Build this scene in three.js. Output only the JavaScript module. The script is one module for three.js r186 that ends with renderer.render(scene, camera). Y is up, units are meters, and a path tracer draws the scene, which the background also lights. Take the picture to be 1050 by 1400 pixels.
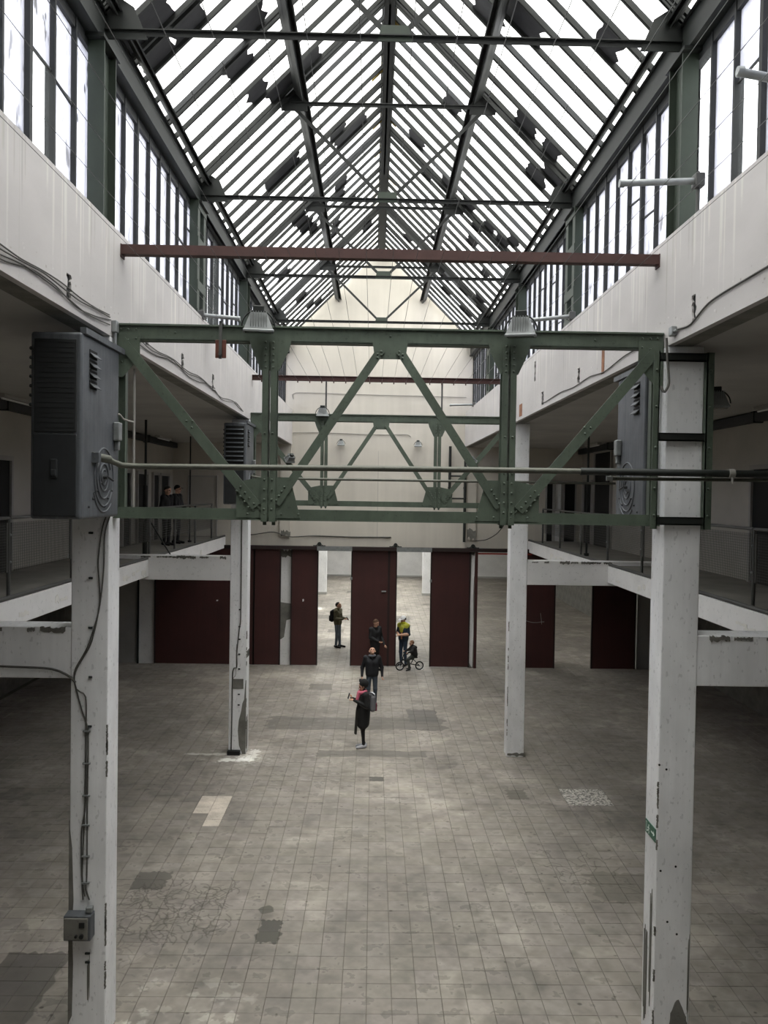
import * as THREE from 'three';
import { mergeGeometries } from 'three/addons/utils/BufferGeometryUtils.js';
import { RoundedBoxGeometry } from 'three/addons/geometries/RoundedBoxGeometry.js';

// ---------------------------------------------------------------- camera, sky, exposure
const scene = new THREE.Scene();
const camera = new THREE.PerspectiveCamera(2 * Math.atan(700 / 1144.6) * 180 / Math.PI, 1050 / 1400, 0.05, 300);
camera.position.set(-0.1667, 6.2, 0);
camera.rotation.set(-0.0225, -0.0133, 0.0154, 'YXZ');
scene.background = new THREE.Color(0.99, 1, 1.03);         // even white overcast
scene.backgroundIntensity = 1.0;
const overcast = new THREE.DirectionalLight(0xffffff, 0.9); // the brighter, blurred part of the cloud cover overhead
overcast.position.set(2, 40, -10); overcast.target.position.set(0, 0, -16);
overcast.castShadow = true; overcast.shadow.radius = 70; overcast.shadow.mapSize.set(2048, 2048);
Object.assign(overcast.shadow.camera, { left: -25, right: 25, top: 45, bottom: -45, near: 1, far: 80 });
scene.add(overcast, overcast.target);
const renderer = new THREE.WebGLRenderer();
renderer.toneMapping = THREE.LinearToneMapping;
renderer.toneMappingExposure = 5.6;
renderer.shadowMap.enabled = true;

// ---------------------------------------------------------------- helpers
let seed = 7;
const rnd = () => { seed = (seed + 0x6d2b79f5) | 0; let t = Math.imul(seed ^ (seed >>> 15), 1 | seed); t = (t + Math.imul(t ^ (t >>> 7), 61 | t)) ^ t; return ((t ^ (t >>> 14)) >>> 0) / 4294967296; };
const rr = (a, b) => a + (b - a) * rnd();
const V = (x, y, d) => new THREE.Vector3(x, y, -d);
const counts = {};
const numbered = (n) => { const k = counts[n] = (counts[n] ?? -1) + 1; return k ? `${n}_${String(k).padStart(3, '0')}` : n; };
const flat = (g) => { const o = g.index ? g.toNonIndexed() : g; for (const k of Object.keys(o.attributes)) if (!['position', 'normal', 'uv', 'color'].includes(k)) o.deleteAttribute(k); return o; };
function join(list) {
  list = [list].flat(9).map(flat);
  return list.length === 1 ? list[0].clone() : mergeGeometries(list.map((g) => { if (!g.attributes.uv) g.setAttribute('uv', new THREE.BufferAttribute(new Float32Array(g.attributes.position.count * 2), 2)); return g; }));
}
function uvMetres(g) {                                   // uv in metres by the way the face points
  const p = g.attributes.position, n = g.attributes.normal, uv = new Float32Array(p.count * 2);
  for (let i = 0; i < p.count; i++) {
    const ax = Math.abs(n.getX(i)), ay = Math.abs(n.getY(i)), az = Math.abs(n.getZ(i));
    if (ax > ay && ax > az) { uv[2 * i] = p.getZ(i); uv[2 * i + 1] = p.getY(i); } else if (ay > az) { uv[2 * i] = p.getX(i); uv[2 * i + 1] = p.getZ(i); } else { uv[2 * i] = p.getX(i); uv[2 * i + 1] = p.getY(i); }
  }
  g.setAttribute('uv', new THREE.BufferAttribute(uv, 2));
  return g;
}
function mesh(name, geoms, mat, parent = scene, { local = false, ownUV = false } = {}) {
  const g = join(geoms);
  if (!ownUV) uvMetres(g);
  const m = new THREE.Mesh(g, mat);
  m.castShadow = m.receiveShadow = true;
  m.name = parent === scene ? numbered(name) : name;
  if (parent !== scene && !local) { const w = new THREE.Vector3(); for (let o = parent; o && o !== scene; o = o.parent) w.add(o.position); g.translate(-w.x, -w.y, -w.z); }
  parent.add(m);
  return m;
}
function tag(o, label, category, group) { o.userData.label = label; if (category) o.userData.category = category; if (group) o.userData.group = group; return o; }
function struct(o, label) { o.userData.kind = 'structure'; if (label) o.userData.label = label; return o; }
function thing(name, label, category, p = V(0, 0, 0), group) { const o = new THREE.Group(); o.name = numbered(name); o.position.copy(p); scene.add(o); return tag(o, label, category, group); }
function setting(name, label, p = V(0, 0, 0)) { const o = new THREE.Group(); o.name = numbered(name); o.position.copy(p); scene.add(o); return struct(o, label); }
const stuff = (m) => { m.userData.kind = 'stuff'; return m; };
// geometry makers, all in world metres with depth d = -z
const box = (x0, x1, y0, y1, d0, d1) => new THREE.BoxGeometry(Math.abs(x1 - x0), Math.abs(y1 - y0), Math.abs(d1 - d0)).translate((x0 + x1) / 2, (y0 + y1) / 2, -(d0 + d1) / 2);
const rbox = (x0, x1, y0, y1, d0, d1, r = 0.012, s = 2) => new RoundedBoxGeometry(Math.abs(x1 - x0), Math.abs(y1 - y0), Math.abs(d1 - d0), s, r).translate((x0 + x1) / 2, (y0 + y1) / 2, -(d0 + d1) / 2);
function orient(g, a, b, up = new THREE.Vector3(0, 0, 1)) {   // g built along +y, centred; its local z goes to up
  const y = b.clone().sub(a).normalize(), z = up.clone().addScaledVector(y, -up.dot(y)).normalize(), x = y.clone().cross(z);
  return g.applyMatrix4(new THREE.Matrix4().makeBasis(x, y, z)).translate((a.x + b.x) / 2, (a.y + b.y) / 2, (a.z + b.z) / 2);
}
const bar = (a, b, w, t, up) => orient(new THREE.BoxGeometry(w, a.distanceTo(b), t), a, b, up);           // w across, t along up
const rod = (a, b, r, n = 8, r2 = r) => orient(new THREE.CylinderGeometry(r2, r, a.distanceTo(b), n), a, b, Math.abs(b.clone().sub(a).normalize().z) > 0.9 ? new THREE.Vector3(1, 0, 0) : undefined);
function ibeam(a, b, w, t, up, f = 0.012) {              // I section: web across w, flanges along up
  const L = a.distanceTo(b);
  return [orient(new THREE.BoxGeometry(w, L, f), a, b, up), orient(new THREE.BoxGeometry(f, L, t).translate(w / 2 - f / 2, 0, 0), a, b, up), orient(new THREE.BoxGeometry(f, L, t).translate(-w / 2 + f / 2, 0, 0), a, b, up)];
}
function pipe(pts, r, n = 8, tension = 0.4) { const c = new THREE.CatmullRomCurve3(pts, false, 'catmullrom', tension); return new THREE.TubeGeometry(c, Math.max(8, pts.length * 8), r, n, false); }
function plate(pts, d0, d1) { const s = new THREE.Shape(pts.map(([x, y]) => new THREE.Vector2(x, y))); return new THREE.ExtrudeGeometry(s, { depth: Math.abs(d1 - d0), bevelEnabled: false }).translate(0, 0, -Math.max(d0, d1)); }
const ball = (p, r, n = 8) => new THREE.SphereGeometry(r, n, Math.max(4, n - 2)).translate(p.x, p.y, p.z);
const sides = [-1, 1];

// ---------------------------------------------------------------- textures
const PERM = new Uint16Array(512); { const a = [...Array(256).keys()]; for (let i = 255; i > 0; i--) { const j = Math.floor(rnd() * (i + 1)); [a[i], a[j]] = [a[j], a[i]]; } for (let i = 0; i < 512; i++) PERM[i] = a[i & 255]; }
function vnoise(x, y, px, py) {                          // value noise that repeats after px, py cells
  const xi = Math.floor(x), yi = Math.floor(y), fx = x - xi, fy = y - yi, u = fx * fx * (3 - 2 * fx), v = fy * fy * (3 - 2 * fy);
  const x0 = ((xi % px) + px) % px, x1 = (x0 + 1) % px, y0 = ((yi % py) + py) % py, y1 = (y0 + 1) % py;
  const h = (a, b) => PERM[(PERM[a & 255] + b) & 255] / 255;
  const a = h(x0, y0), b = h(x1, y0), c = h(x0, y1), d = h(x1, y1);
  return a + (b - a) * u + (c - a) * v + (a - b - c + d) * u * v;
}
function fbm(u, v, fx, fy, oct) { let s = 0, a = 0.5, n = 0; for (let o = 0; o < oct; o++) { s += a * vnoise(u * fx + 17.3 * o, v * fy + 9.1 * o, fx, fy); n += a; a *= 0.55; fx *= 2; fy *= 2; } return s / n; }
const clamp = (x, a = 0, b = 1) => Math.min(b, Math.max(a, x)), step = (a, b, x) => { const t = clamp((x - a) / (b - a)); return t * t * (3 - 2 * t); };
function canvasTex(w, h, fn, draw) {
  const c = document.createElement('canvas'); c.width = w; c.height = h; const g = c.getContext('2d'), im = g.createImageData(w, h);
  for (let y = 0; y < h; y++) for (let x = 0; x < w; x++) { const q = fn(x / w, y / h), i = 4 * (y * w + x); im.data[i] = clamp(q[0], 0, 255); im.data[i + 1] = clamp(q[1], 0, 255); im.data[i + 2] = clamp(q[2], 0, 255); im.data[i + 3] = 255; }
  g.putImageData(im, 0, 0); if (draw) draw(g, w, h);
  const t = new THREE.CanvasTexture(c); t.colorSpace = THREE.SRGBColorSpace; t.wrapS = t.wrapT = THREE.RepeatWrapping; t.magFilter = THREE.LinearFilter; return t;
}
const sized = (t, mu, mv = mu) => { t.repeat.set(1 / mu, 1 / mv); return t; };
const tint = (c, k) => c.map((x) => x * k);
const std = (o) => new THREE.MeshStandardMaterial({ roughness: 0.8, metalness: 0, ...o });
function mottled(col, amp, mu, mv = mu, { size = 512, fx = 6, fy = 6, draw, streak = 0, specks = 0 } = {}) {
  return sized(canvasTex(size, size, (u, v) => {
    let k = 1 + amp * (fbm(u, v, fx, fy, 6) - 0.5) * 2;
    if (streak) k += streak * (fbm(u, v, 40, 2, 4) - 0.5) * 2;
    if (specks && fbm(u + 0.3, v, 60, 60, 2) > 0.78) k -= specks;
    return tint(col, k);
  }, draw), mu, mv);
}
const steelGreen = mottled([77, 87, 75], 0.16, 1.5, 1.5, { streak: 0.05, specks: 0.12 });
const M = {
  white: std({ map: mottled([228, 227, 226], 0.05, 3, 3, { specks: 0.06 }), roughness: 0.75 }),
  column: std({ map: mottled([232, 232, 233], 0.06, 1.6, 3.2, { streak: 0.02, specks: 0.09 }), roughness: 0.7 }),
  cream: std({ map: mottled([194, 188, 177], 0.04, 6, 6, { streak: 0.03 }), roughness: 0.85 }),
  creamDull: std({ map: mottled([174, 169, 160], 0.06, 4, 4), roughness: 0.85 }),
  ceil: std({ map: mottled([160, 157, 152], 0.07, 4, 4), roughness: 0.9 }),
  greyWall: std({ map: mottled([165, 164, 160], 0.07, 4, 4), roughness: 0.9 }),
  green: std({ map: steelGreen, roughness: 0.55 }),
  darkGreen: std({ map: mottled([26, 30, 27], 0.15, 1.5), roughness: 0.6 }),
  postGreen: std({ map: mottled([46, 55, 45], 0.12, 1.2), roughness: 0.6 }),
  roofSteel: std({ map: mottled([28, 30, 28], 0.2, 1.2, 1.2, { specks: 0.15 }), roughness: 0.7 }),
  mullion: std({ map: mottled([28, 30, 30], 0.12, 1.2), roughness: 0.65 }),
  rust: std({ map: mottled([70, 46, 42], 0.14, 1.4, 1.4, { specks: 0.12 }), roughness: 0.75 }),
  redDoor: std({ map: mottled([64, 31, 29], 0.09, 3, 3, { streak: 0.06 }), roughness: 0.6 }),
  redDark: std({ color: 0x221311, roughness: 0.65 }),
  redTrim: std({ color: 0x8a2a26, roughness: 0.6 }),
  boxGrey: std({ map: mottled([84, 87, 91], 0.14, 1.2, 1.2, { streak: 0.14, specks: 0.1 }), roughness: 0.55, metalness: 0.15 }),
  boxDark: std({ map: mottled([33, 35, 37], 0.22, 0.9, 0.9, { streak: 0.1 }), roughness: 0.6 }),  // dark tone also holds the shade of the cabinet fronts
  blackish: std({ color: 0x1d1f20, roughness: 0.7 }),
  black: std({ color: 0x121211, roughness: 0.85 }),
  pipe: std({ map: mottled([86, 87, 78], 0.2, 0.6, 0.6, { specks: 0.25 }), roughness: 0.55, metalness: 0.2 }),
  railing: std({ map: mottled([76, 76, 74], 0.14, 1), roughness: 0.55, metalness: 0.2 }),
  galv: std({ map: mottled([140, 143, 143], 0.12, 0.5), roughness: 0.45, metalness: 0.5 }),
  cable: std({ color: 0x4c4a46, roughness: 0.7 }),
  cablePale: std({ color: 0x8d8a84, roughness: 0.7 }),
  wire: std({ color: 0x5a5a58, roughness: 0.5, metalness: 0.4 }),
  concrete: std({ map: mottled([112, 110, 104], 0.16, 1.1, 1.1, { specks: 0.12 }), roughness: 0.95 }),
  galleryFloor: std({ map: mottled([120, 117, 110], 0.12, 2.5), roughness: 0.9 }),
  felt: std({ map: mottled([46, 46, 48], 0.2, 0.7), roughness: 0.95 }),
  brick: std({ map: mottled([134, 92, 68], 0.2, 0.4), roughness: 0.9 }),
  woodOrange: std({ map: mottled([98, 56, 44], 0.2, 0.3), roughness: 0.8 }),
  darkGlass: std({ color: 0x23241f, roughness: 0.2 }),
  dustWhite: std({ map: mottled([225, 223, 218], 0.05, 1), roughness: 0.95 }),
  yellowed: std({ map: mottled([186, 160, 84], 0.25, 0.6), roughness: 0.9 }),
};
const roofGlass = new THREE.MeshPhysicalMaterial({ map: mottled([236, 236, 232], 0.06, 2.4, 2.4), roughness: 0.05, transmission: 1, thickness: 0, ior: 1.2, side: THREE.DoubleSide });
const winTex = (k, dirt) => sized(canvasTex(256, 512, (u, v) => {   // dust and old whitewash on the panes
  const n = fbm(u, v, 3, 4, 5), f = fbm(u + k, v, 26, 12, 4), streak = fbm(u + 0.4 * k, v, 30, 2, 3);
  let c = 218 + 34 * (n - 0.5) + 26 * (streak - 0.5); const s = step(0.56, 0.66, 0.6 * f + 0.4 * n) * dirt; c *= 1 - 0.5 * s;
  return [c * 0.985, c * 0.99, c * 1.02];
}), 1.7, 2.3);
const winGlass = [0, 1, 2].map((k) => new THREE.MeshPhysicalMaterial({ map: winTex(k * 0.37, [0.2, 0.6, 1][k]), roughness: 0.6, transmission: 1, thickness: 0, ior: 1.45, side: THREE.DoubleSide }));
winGlass.push(new THREE.MeshPhysicalMaterial({ color: 0xf4f6f6, roughness: 0.08, transmission: 1, thickness: 0, ior: 1.45, side: THREE.DoubleSide }));

// parapet paint: white with paler runs of limewash below the windows and a few grey ones
const parapetTex = canvasTex(2048, 256, (u, v) => tint([184, 180, 178], 1 + 0.05 * (fbm(u, v, 12, 3, 5) - 0.5) * 2), (g, w, h) => {
  for (let i = 0; i < 70; i++) {
    const x = rnd() * w, len = h * rr(0.25, 1), ww = rr(3, 14), pale = rnd() < 0.72;
    for (let k = 0; k < 14; k++) { g.fillStyle = pale ? `rgba(212,208,200,${rr(0.04, 0.12)})` : `rgba(150,146,140,${rr(0.03, 0.08)})`; const x2 = x + rr(-0.3, 0.3) * ww; g.fillRect(x2, 0, rr(0.2, 0.8) * ww, len * rr(0.5, 1)); }
  }
  for (let i = 0; i < 260; i++) { g.fillStyle = `rgba(${rnd() < 0.5 ? '120,112,100' : '226,224,220'},${rr(0.1, 0.4)})`; g.fillRect(rnd() * w, h * rr(0.72, 1), rr(1, 7), rr(1, 5)); }
  for (let i = 1; i < 3; i++) { g.fillStyle = 'rgba(150,144,136,0.3)'; g.fillRect(i * w / 6, 0, 1.5, h); }
});
sized(parapetTex, 10.36, 1.225); parapetTex.offset.set(0, -7.883 / 1.225);
M.parapet = std({ map: parapetTex, roughness: 0.85 });

// ---------------------------------------------------------------- main measures
const W = 3.08, CW = 0.41, CD = 0.4, BAY = 10.36, COL = [9.285, 9.285 + BAY], YB = 7.883, YT = 9.107, DB = 29.9;
const POST = [-2, -1, 0, 1, 2, 3].map((k) => 9.465 + 5.18 * k), PITCH = 5.18 / 9, START = POST[0];
const RIDGE = 14.92, roofY = (x) => RIDGE - Math.abs(x);

// ---------------------------------------------------------------- floor
const TILE = 0.308, FX0 = -12, FD0 = 8;                   // the stain map covers 24 x 24 m from here
const floorTex = canvasTex(2048, 2048, (u, v) => {
  const a = fbm(u, v, 5, 5, 5), b = fbm(u + 0.31, v + 0.17, 22, 22, 6), c = fbm(u + 0.7, v + 0.4, 130, 130, 4), e = fbm(u + 0.1, v + 0.6, 60, 60, 4);
  let k = 1 + 0.26 * (a - 0.5) + 0.3 * (b - 0.5) + 0.3 * (c - 0.5);
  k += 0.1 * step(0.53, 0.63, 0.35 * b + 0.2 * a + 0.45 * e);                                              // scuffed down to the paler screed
  k -= 0.08 * step(0.55, 0.66, 0.45 * fbm(u + 0.5, v + 0.9, 14, 14, 6) + 0.55 * fbm(u + 0.8, v + 0.2, 70, 70, 4));   // oil and grime
  if (c > 0.7) k -= 0.16;
  const q = 0.5 + 0.5 * (a - b);
  return [135 * k * (1 + 0.02 * q), 129.5 * k * (1 + 0.012 * q), 123 * k];
}, (g, w, h) => {
  const P = (x, d) => [(x - FX0) / 24 * w, (d - FD0) / 24 * h], S = w / 24;
  const poly = (pts, fill) => { g.fillStyle = fill; g.beginPath(); pts.forEach(([x, d], i) => { const [a, b] = P(x, d); i ? g.lineTo(a, b) : g.moveTo(a, b); }); g.closePath(); g.fill(); };
  const rough = (x0, x1, d0, d1, fill, j = 0.04) => { const pts = []; for (let i = 0; i < 12; i++) pts.push([x0 + (x1 - x0) * i / 12, d0 + rr(-j, j)]); for (let i = 0; i < 12; i++) pts.push([x1 + rr(-j, j), d0 + (d1 - d0) * i / 12]); for (let i = 0; i < 12; i++) pts.push([x1 - (x1 - x0) * i / 12, d1 + rr(-j, j)]); for (let i = 0; i < 12; i++) pts.push([x0 + rr(-j, j), d1 - (d1 - d0) * i / 12]); poly(pts, fill); };
  // mortar patches and repairs seen in the photograph
  rough(-1.7, -1.38, 11.38, 12.0, 'rgba(72,70,65,0.9)'); poly([...Array(14)].map((_, i) => [-1.66 + 0.12 * Math.cos(i * 0.45) * rr(0.8, 1.1), 12.3 + 0.13 * Math.sin(i * 0.45) * rr(0.8, 1.1)]), 'rgba(78,75,69,0.85)');
  rough(-3.85, -3.33, 12.9, 13.5, 'rgba(84,81,76,0.75)'); rough(-0.16, 0.16, 17.88, 18.17, 'rgba(78,76,71,0.85)', 0.01);
  rough(-4.95, -4.1, 9.5, 11.1, 'rgba(80,77,72,0.65)'); rough(2.69, 3.1, 16.9, 17.45, 'rgba(86,82,75,0.7)');
  rough(-2.9, 1.85, 21.8, 23.0, 'rgba(92,89,84,0.6)', 0.12); rough(0.9, 1.7, 22.6, 23.9, 'rgba(84,81,77,0.65)', 0.05); rough(-1.4, 1.2, 19.55, 20.0, 'rgba(92,89,84,0.6)', 0.05);
  rough(-2.1, -1.4, 26.2, 27.0, 'rgba(88,84,77,0.65)', 0.03); rough(-1.2, -0.3, 28, 29.0, 'rgba(165,160,150,0.5)', 0.03); rough(3.4, 4.4, 12.6, 13.6, 'rgba(96,92,85,0.5)', 0.08);
  // lime dust round the foot of the second column
  for (let i = 0; i < 900; i++) { const a = rnd() * 6.3, r = Math.abs(rr(-1, 1) * rr(0, 1)) * 1.7; const [x, y] = P(-3.1 + r * Math.cos(a) * 1.1, 19.3 + r * Math.sin(a) * 0.9); g.fillStyle = `rgba(232,230,226,${rr(0.08, 0.4) * clamp(1.2 - r)})`; g.fillRect(x, y, rr(1, 9), rr(1, 5)); }
  rough(-3.6, -2.85, 19.1, 19.3, 'rgba(235,233,228,0.75)', 0.06); rough(-3.0, -2.8, 19.2, 20.0, 'rgba(235,233,228,0.6)', 0.07); rough(-4.5, -3.5, 19.55, 19.68, 'rgba(225,223,218,0.5)', 0.04);
  for (let i = 0; i < 420; i++) { const [x, y] = P(rr(-4, 0.5), rr(17.5, 24)); g.fillStyle = `rgba(226,224,218,${rr(0.05, 0.3)})`; g.fillRect(x, y, rr(1, 14), rr(1, 3)); }
  for (let i = 0; i < 46; i++) { const cx = rr(-3.3, -1.5), cd = rr(9.0, 10.5), rad = rr(0.03, 0.14), pts = []; for (let q = 0; q < 16; q++) pts.push([cx + rad * rr(0.3, 1.2) * Math.cos(q * 0.393), cd + rad * rr(0.3, 1.2) * Math.sin(q * 0.393)]); poly(pts, `rgba(206,202,192,${rr(0.1, 0.35)})`); }
  // crazed tiles
  const crack = (x, d, n, s, al) => { g.strokeStyle = `rgba(62,58,52,${al})`; g.lineWidth = 1.3; g.beginPath(); let [a, b] = P(x, d), t = rnd() * 6.3; g.moveTo(a, b); for (let i = 0; i < n; i++) { t += rr(-0.9, 0.9); a += Math.cos(t) * s; b += Math.sin(t) * s; g.lineTo(a, b); } g.stroke(); };
  for (let i = 0; i < 190; i++) crack(rr(-3.9, -2.2), rr(11.5, 13.1), 4, 6, 0.5);
  for (let i = 0; i < 30; i++) crack(rr(-4.1, -3), rr(10.3, 11.6), 4, 6, 0.25);
  for (let i = 0; i < 24; i++) crack(rr(2.9, 3.9), rr(13, 14.2), 6, 6, 0.45);
  for (let i = 0; i < 26; i++) crack(rr(1, 2), rr(21.4, 21.9), 5, 5, 0.45);
  for (let i = 0; i < 30; i++) crack(rr(-4, 4), rr(9.5, 22), 5, 6, 0.2);
  for (let i = 0; i < 240; i++) { const [x, y] = P(rr(-5, 5), rr(9, 20)); g.fillStyle = `rgba(52,48,42,${rr(0.2, 0.7)})`; g.beginPath(); g.ellipse(x, y, rr(0.8, 2.6), rr(0.8, 2.2), 0, 0, 7); g.fill(); }
});
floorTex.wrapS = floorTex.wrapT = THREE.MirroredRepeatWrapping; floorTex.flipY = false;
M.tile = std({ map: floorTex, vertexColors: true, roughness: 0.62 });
M.tilePale = std({ map: mottled([186, 176, 164], 0.14, 1.1, 1.1, { specks: 0.2 }), roughness: 0.75 });
M.tileTerrazzo = std({ map: sized(canvasTex(512, 512, (u, v) => { const n = fbm(u, v, 46, 46, 3), k = n > 0.56 ? 1.12 : n < 0.44 ? 0.62 : 0.9; return [182 * k, 178 * k, 170 * k]; }), 1.3), roughness: 0.8 });
M.grout = std({ map: mottled([104, 99, 91], 0.25, 2), roughness: 0.95 });
function tileGeo(cx, cd, dy, k) {                         // five faces, edges worn down a little
  const a = TILE / 2 - 0.0028, b = a - 0.004, y = dy, y2 = dy - 0.003, y0 = -0.014, pos = [], q = [[-1, -1], [1, -1], [1, 1], [-1, 1]];
  const T = (i, r, h) => [cx + q[i % 4][0] * r, h, -(cd + q[i % 4][1] * r)];
  const quad = (A, B, C, D) => pos.push(...A, ...B, ...C, ...A, ...C, ...D);
  quad(T(0, b, y), T(1, b, y), T(2, b, y), T(3, b, y));
  for (let i = 0; i < 4; i++) { quad(T(i, a, y2), T(i + 1, a, y2), T(i + 1, b, y), T(i, b, y)); quad(T(i, a, y0), T(i + 1, a, y0), T(i + 1, a, y2), T(i, a, y2)); }
  const n = pos.length / 3, g = new THREE.BufferGeometry(), uv = new Float32Array(2 * n), col = new Float32Array(3 * n);
  for (let i = 0; i < n; i++) { uv[2 * i] = (pos[3 * i] - FX0) / 24; uv[2 * i + 1] = (-pos[3 * i + 2] - FD0) / 24; col.set(k, 3 * i); }
  g.setAttribute('position', new THREE.Float32BufferAttribute(pos, 3)); g.setAttribute('uv', new THREE.BufferAttribute(uv, 2)); g.setAttribute('color', new THREE.BufferAttribute(col, 3)); g.computeVertexNormals();
  return g;
}
const floor = setting('floor', 'grey concrete tile floor of the hall, stained and cracked');
mesh('slab', box(-11.2, 11.2, -0.3, -0.011, -1.2, 62), M.grout, floor);
{
  const rest = [], near = [], pale = [];
  const paleSpot = (x, d) => (x > -3.45 && x < -2.83 && d > 15.9 && d < 16.85) || (x > -3.1 && x < -2.83 && d > 15.35 && d <= 15.9) || (x > 3.8 && x < 4.75 && d > 16.5 && d < 17.5);
  for (let i = -36; i <= 35; i++) for (let j = -36; j < 171; j++) {
    const cx = 0.15 + (i + 0.5) * TILE, cd = 10.14 + (j + 0.5) * TILE; if (cd < -0.9) continue;
    const k = 1 + rr(-0.035, 0.035) + (rnd() < 0.05 ? rr(-0.12, 0.08) : 0), far = 1, t = tileGeo(cx, cd, rr(-0.0018, 0.0018), [k * far, k * far * rr(0.985, 1.005), k * far * rr(0.96, 1)]);
    if (paleSpot(cx, cd)) pale.push(t); else if (cd > 9.7 && cd < 12.75 && cx > -4.75 && cx < 4.5 && near.length < 290) near.push(t); else rest.push(t);
  }
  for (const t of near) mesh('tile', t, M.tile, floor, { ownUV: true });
  for (const t of pale) { t.computeBoundingBox(); mesh('replaced_tile', t, t.boundingBox.min.x > 0 ? M.tileTerrazzo : M.tilePale, floor); }
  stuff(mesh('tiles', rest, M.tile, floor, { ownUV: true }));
}

// ---------------------------------------------------------------- walls, slabs, ceilings
struct(mesh('wall_left_ground', box(-11.4, -11.1, 0, 4.2, -1.2, 62), M.concrete), 'dim grey ground floor wall far under the left gallery');
struct(mesh('wall_right_ground', box(11.1, 11.4, 0, 4.2, -1.2, 62), M.concrete), 'dim grey ground floor wall far under the right gallery');
struct(mesh('wall_left', [box(-7.6, -7.3, 4.57, YB, -1.2, 29.9)], M.creamDull), 'cream outer wall behind the gallery railing, beside the grey box cabinets');
struct(mesh('wall_right', [box(7.3, 7.6, 4.57, YB, -1.2, 29.9)], M.creamDull), 'cream outer wall behind the gallery with the hanging floodlight');
struct(mesh('wall_front', box(-11.4, 11.4, 0, 15.2, -1.4, -1.2), M.concrete), 'dim grey end wall behind the viewer');
for (const s of sides) {
  const side = s < 0 ? 'left' : 'right';
  struct(mesh('gallery_floor_' + side, box(s * 5.47, s * 11.2, 4.57 - 0.42, 4.57, -1.2, 29.9), M.galleryFloor), `concrete floor of the raised gallery on the ${side} of the hall`);
  const f = setting('gallery_beam_' + side, `white peeling edge beam of the ${side} gallery floor`, V(s * 5.45, 4.17, 10));
  mesh('face', rbox(s * 5.4, s * 5.5, 4.17, 4.56, -1.2, 29.88, 0.01), M.white, f);
  mesh('edge_pipe', rod(V(s * 5.44, 4.595, -1.2), V(s * 5.44, 4.595, 29.88), 0.034, 10), M.railing, f);
  for (let k = 0; k < 26; k++) { const d = rr(9, 26), w = rr(0.12, 0.4), h = rr(0.05, 0.16), y = rr(4.22, 4.38); mesh('paint_flake', plateX(s, 5.4, d, y, w, h, 0.006), M.dustWhite, f); }
  struct(mesh('ceiling_' + side, box(s * 3.36, s * 7.6, YB, 8.2, -1.2, 30.2), M.ceil), `dim plaster ceiling over the ${side} gallery`);
  // ground floor: transverse beams from the columns to the gallery edge
  COL.forEach((d, i) => {
    const b = setting('concrete_beam', `white concrete cross beam from the ${['front', 'second'][i]} ${side} column to the gallery`, V(s * 4.4, 4.1, d));
    mesh('beam_body', rbox(s * (W + CW - 0.02), s * 11, 4.09, 4.66, d + 0.01, d + CD, 0.012), i ? M.white : M.column, b);
    for (let k = 0; k < 7; k++) { const w = rr(0.08, 0.3), x = s * (3.75 + k * 0.28 + rr(-0.1, 0.1)); mesh('chipped_edge', plate(jag(x, 4.63, w, rr(0.03, 0.09), 11), d - 0.002, d + 0.03), M.concrete, b); }
  });
  // tall parapet beam above the columns, hollow, with broken holes
  const p = setting('parapet_wall_' + side, `tall white parapet under the ${side} clerestory windows, streaked with limewash`, V(s * 3.2, YB, 10));
  const holes = (s < 0 ? [[8.02, 8.11, 0.06, 0.24], [10.75, 8.16, 0.075, 0.24], [12.75, 8.15, 0.09, 0.22], [15.15, 8.14, 0.1, 0.3]] : [[8.55, 8.14, 0.06, 0.27], [13.35, 8.12, 0.09, 0.24], [16.2, 8.08, 0.12, 0.26], [17.0, 8.72, 0.08, 0.4]]);
  const sh = new THREE.Shape([[-1.2, YB], [30, YB], [30, YT], [-1.2, YT]].map(([a, b]) => new THREE.Vector2(a, b)));
  for (const [d, y, w, h] of holes) { const pts = []; for (let i = 0; i < 9; i++) pts.push(new THREE.Vector2(d - w * rr(0.5, 1.1), y - h / 2 + h * i / 8)); for (let i = 8; i >= 0; i--) pts.push(new THREE.Vector2(d + w * rr(0.5, 1.3), y - h / 2 + h * i / 8)); sh.holes.push(new THREE.Path(pts)); }
  const skin = new THREE.ExtrudeGeometry(sh, { depth: 0.07, bevelEnabled: false });   // x = depth, y = height, z = thickness
  skin.applyMatrix4(new THREE.Matrix4().set(0, 0, s, s * W, 0, 1, 0, 0, -1, 0, 0, 0, 0, 0, 0, 1)); if (s < 0) flip(skin);
  mesh('skin', skin, M.parapet, p);
  for (const [d, y, w, h] of holes) mesh('cavity_shade', box(s * (W + 0.02), s * (W + 0.075), y - h * 0.7, y + h * 0.7, d - 1.6 * w, d + 1.6 * w), M.black, p);  // black fill stands for the shade inside each hole
  mesh('backing', [box(s * 3.29, s * 3.36, 8.2, YT, -1.2, 30), box(s * (W + 0.07), s * 3.29, YT - 0.06, YT, -1.2, 30), box(s * (W + 0.07), s * 3.36, YB, YB + 0.05, -1.2, 30)], M.concrete, p);
}
function flip(g) { const p = g.attributes.position, a = p.array, n = g.attributes.normal.array; for (let i = 0; i < p.count; i += 3) for (let k = 0; k < 3; k++) { let t = a[3 * (i + 1) + k]; a[3 * (i + 1) + k] = a[3 * (i + 2) + k]; a[3 * (i + 2) + k] = t; t = n[3 * (i + 1) + k]; n[3 * (i + 1) + k] = n[3 * (i + 2) + k]; n[3 * (i + 2) + k] = t; } return g; }
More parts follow.
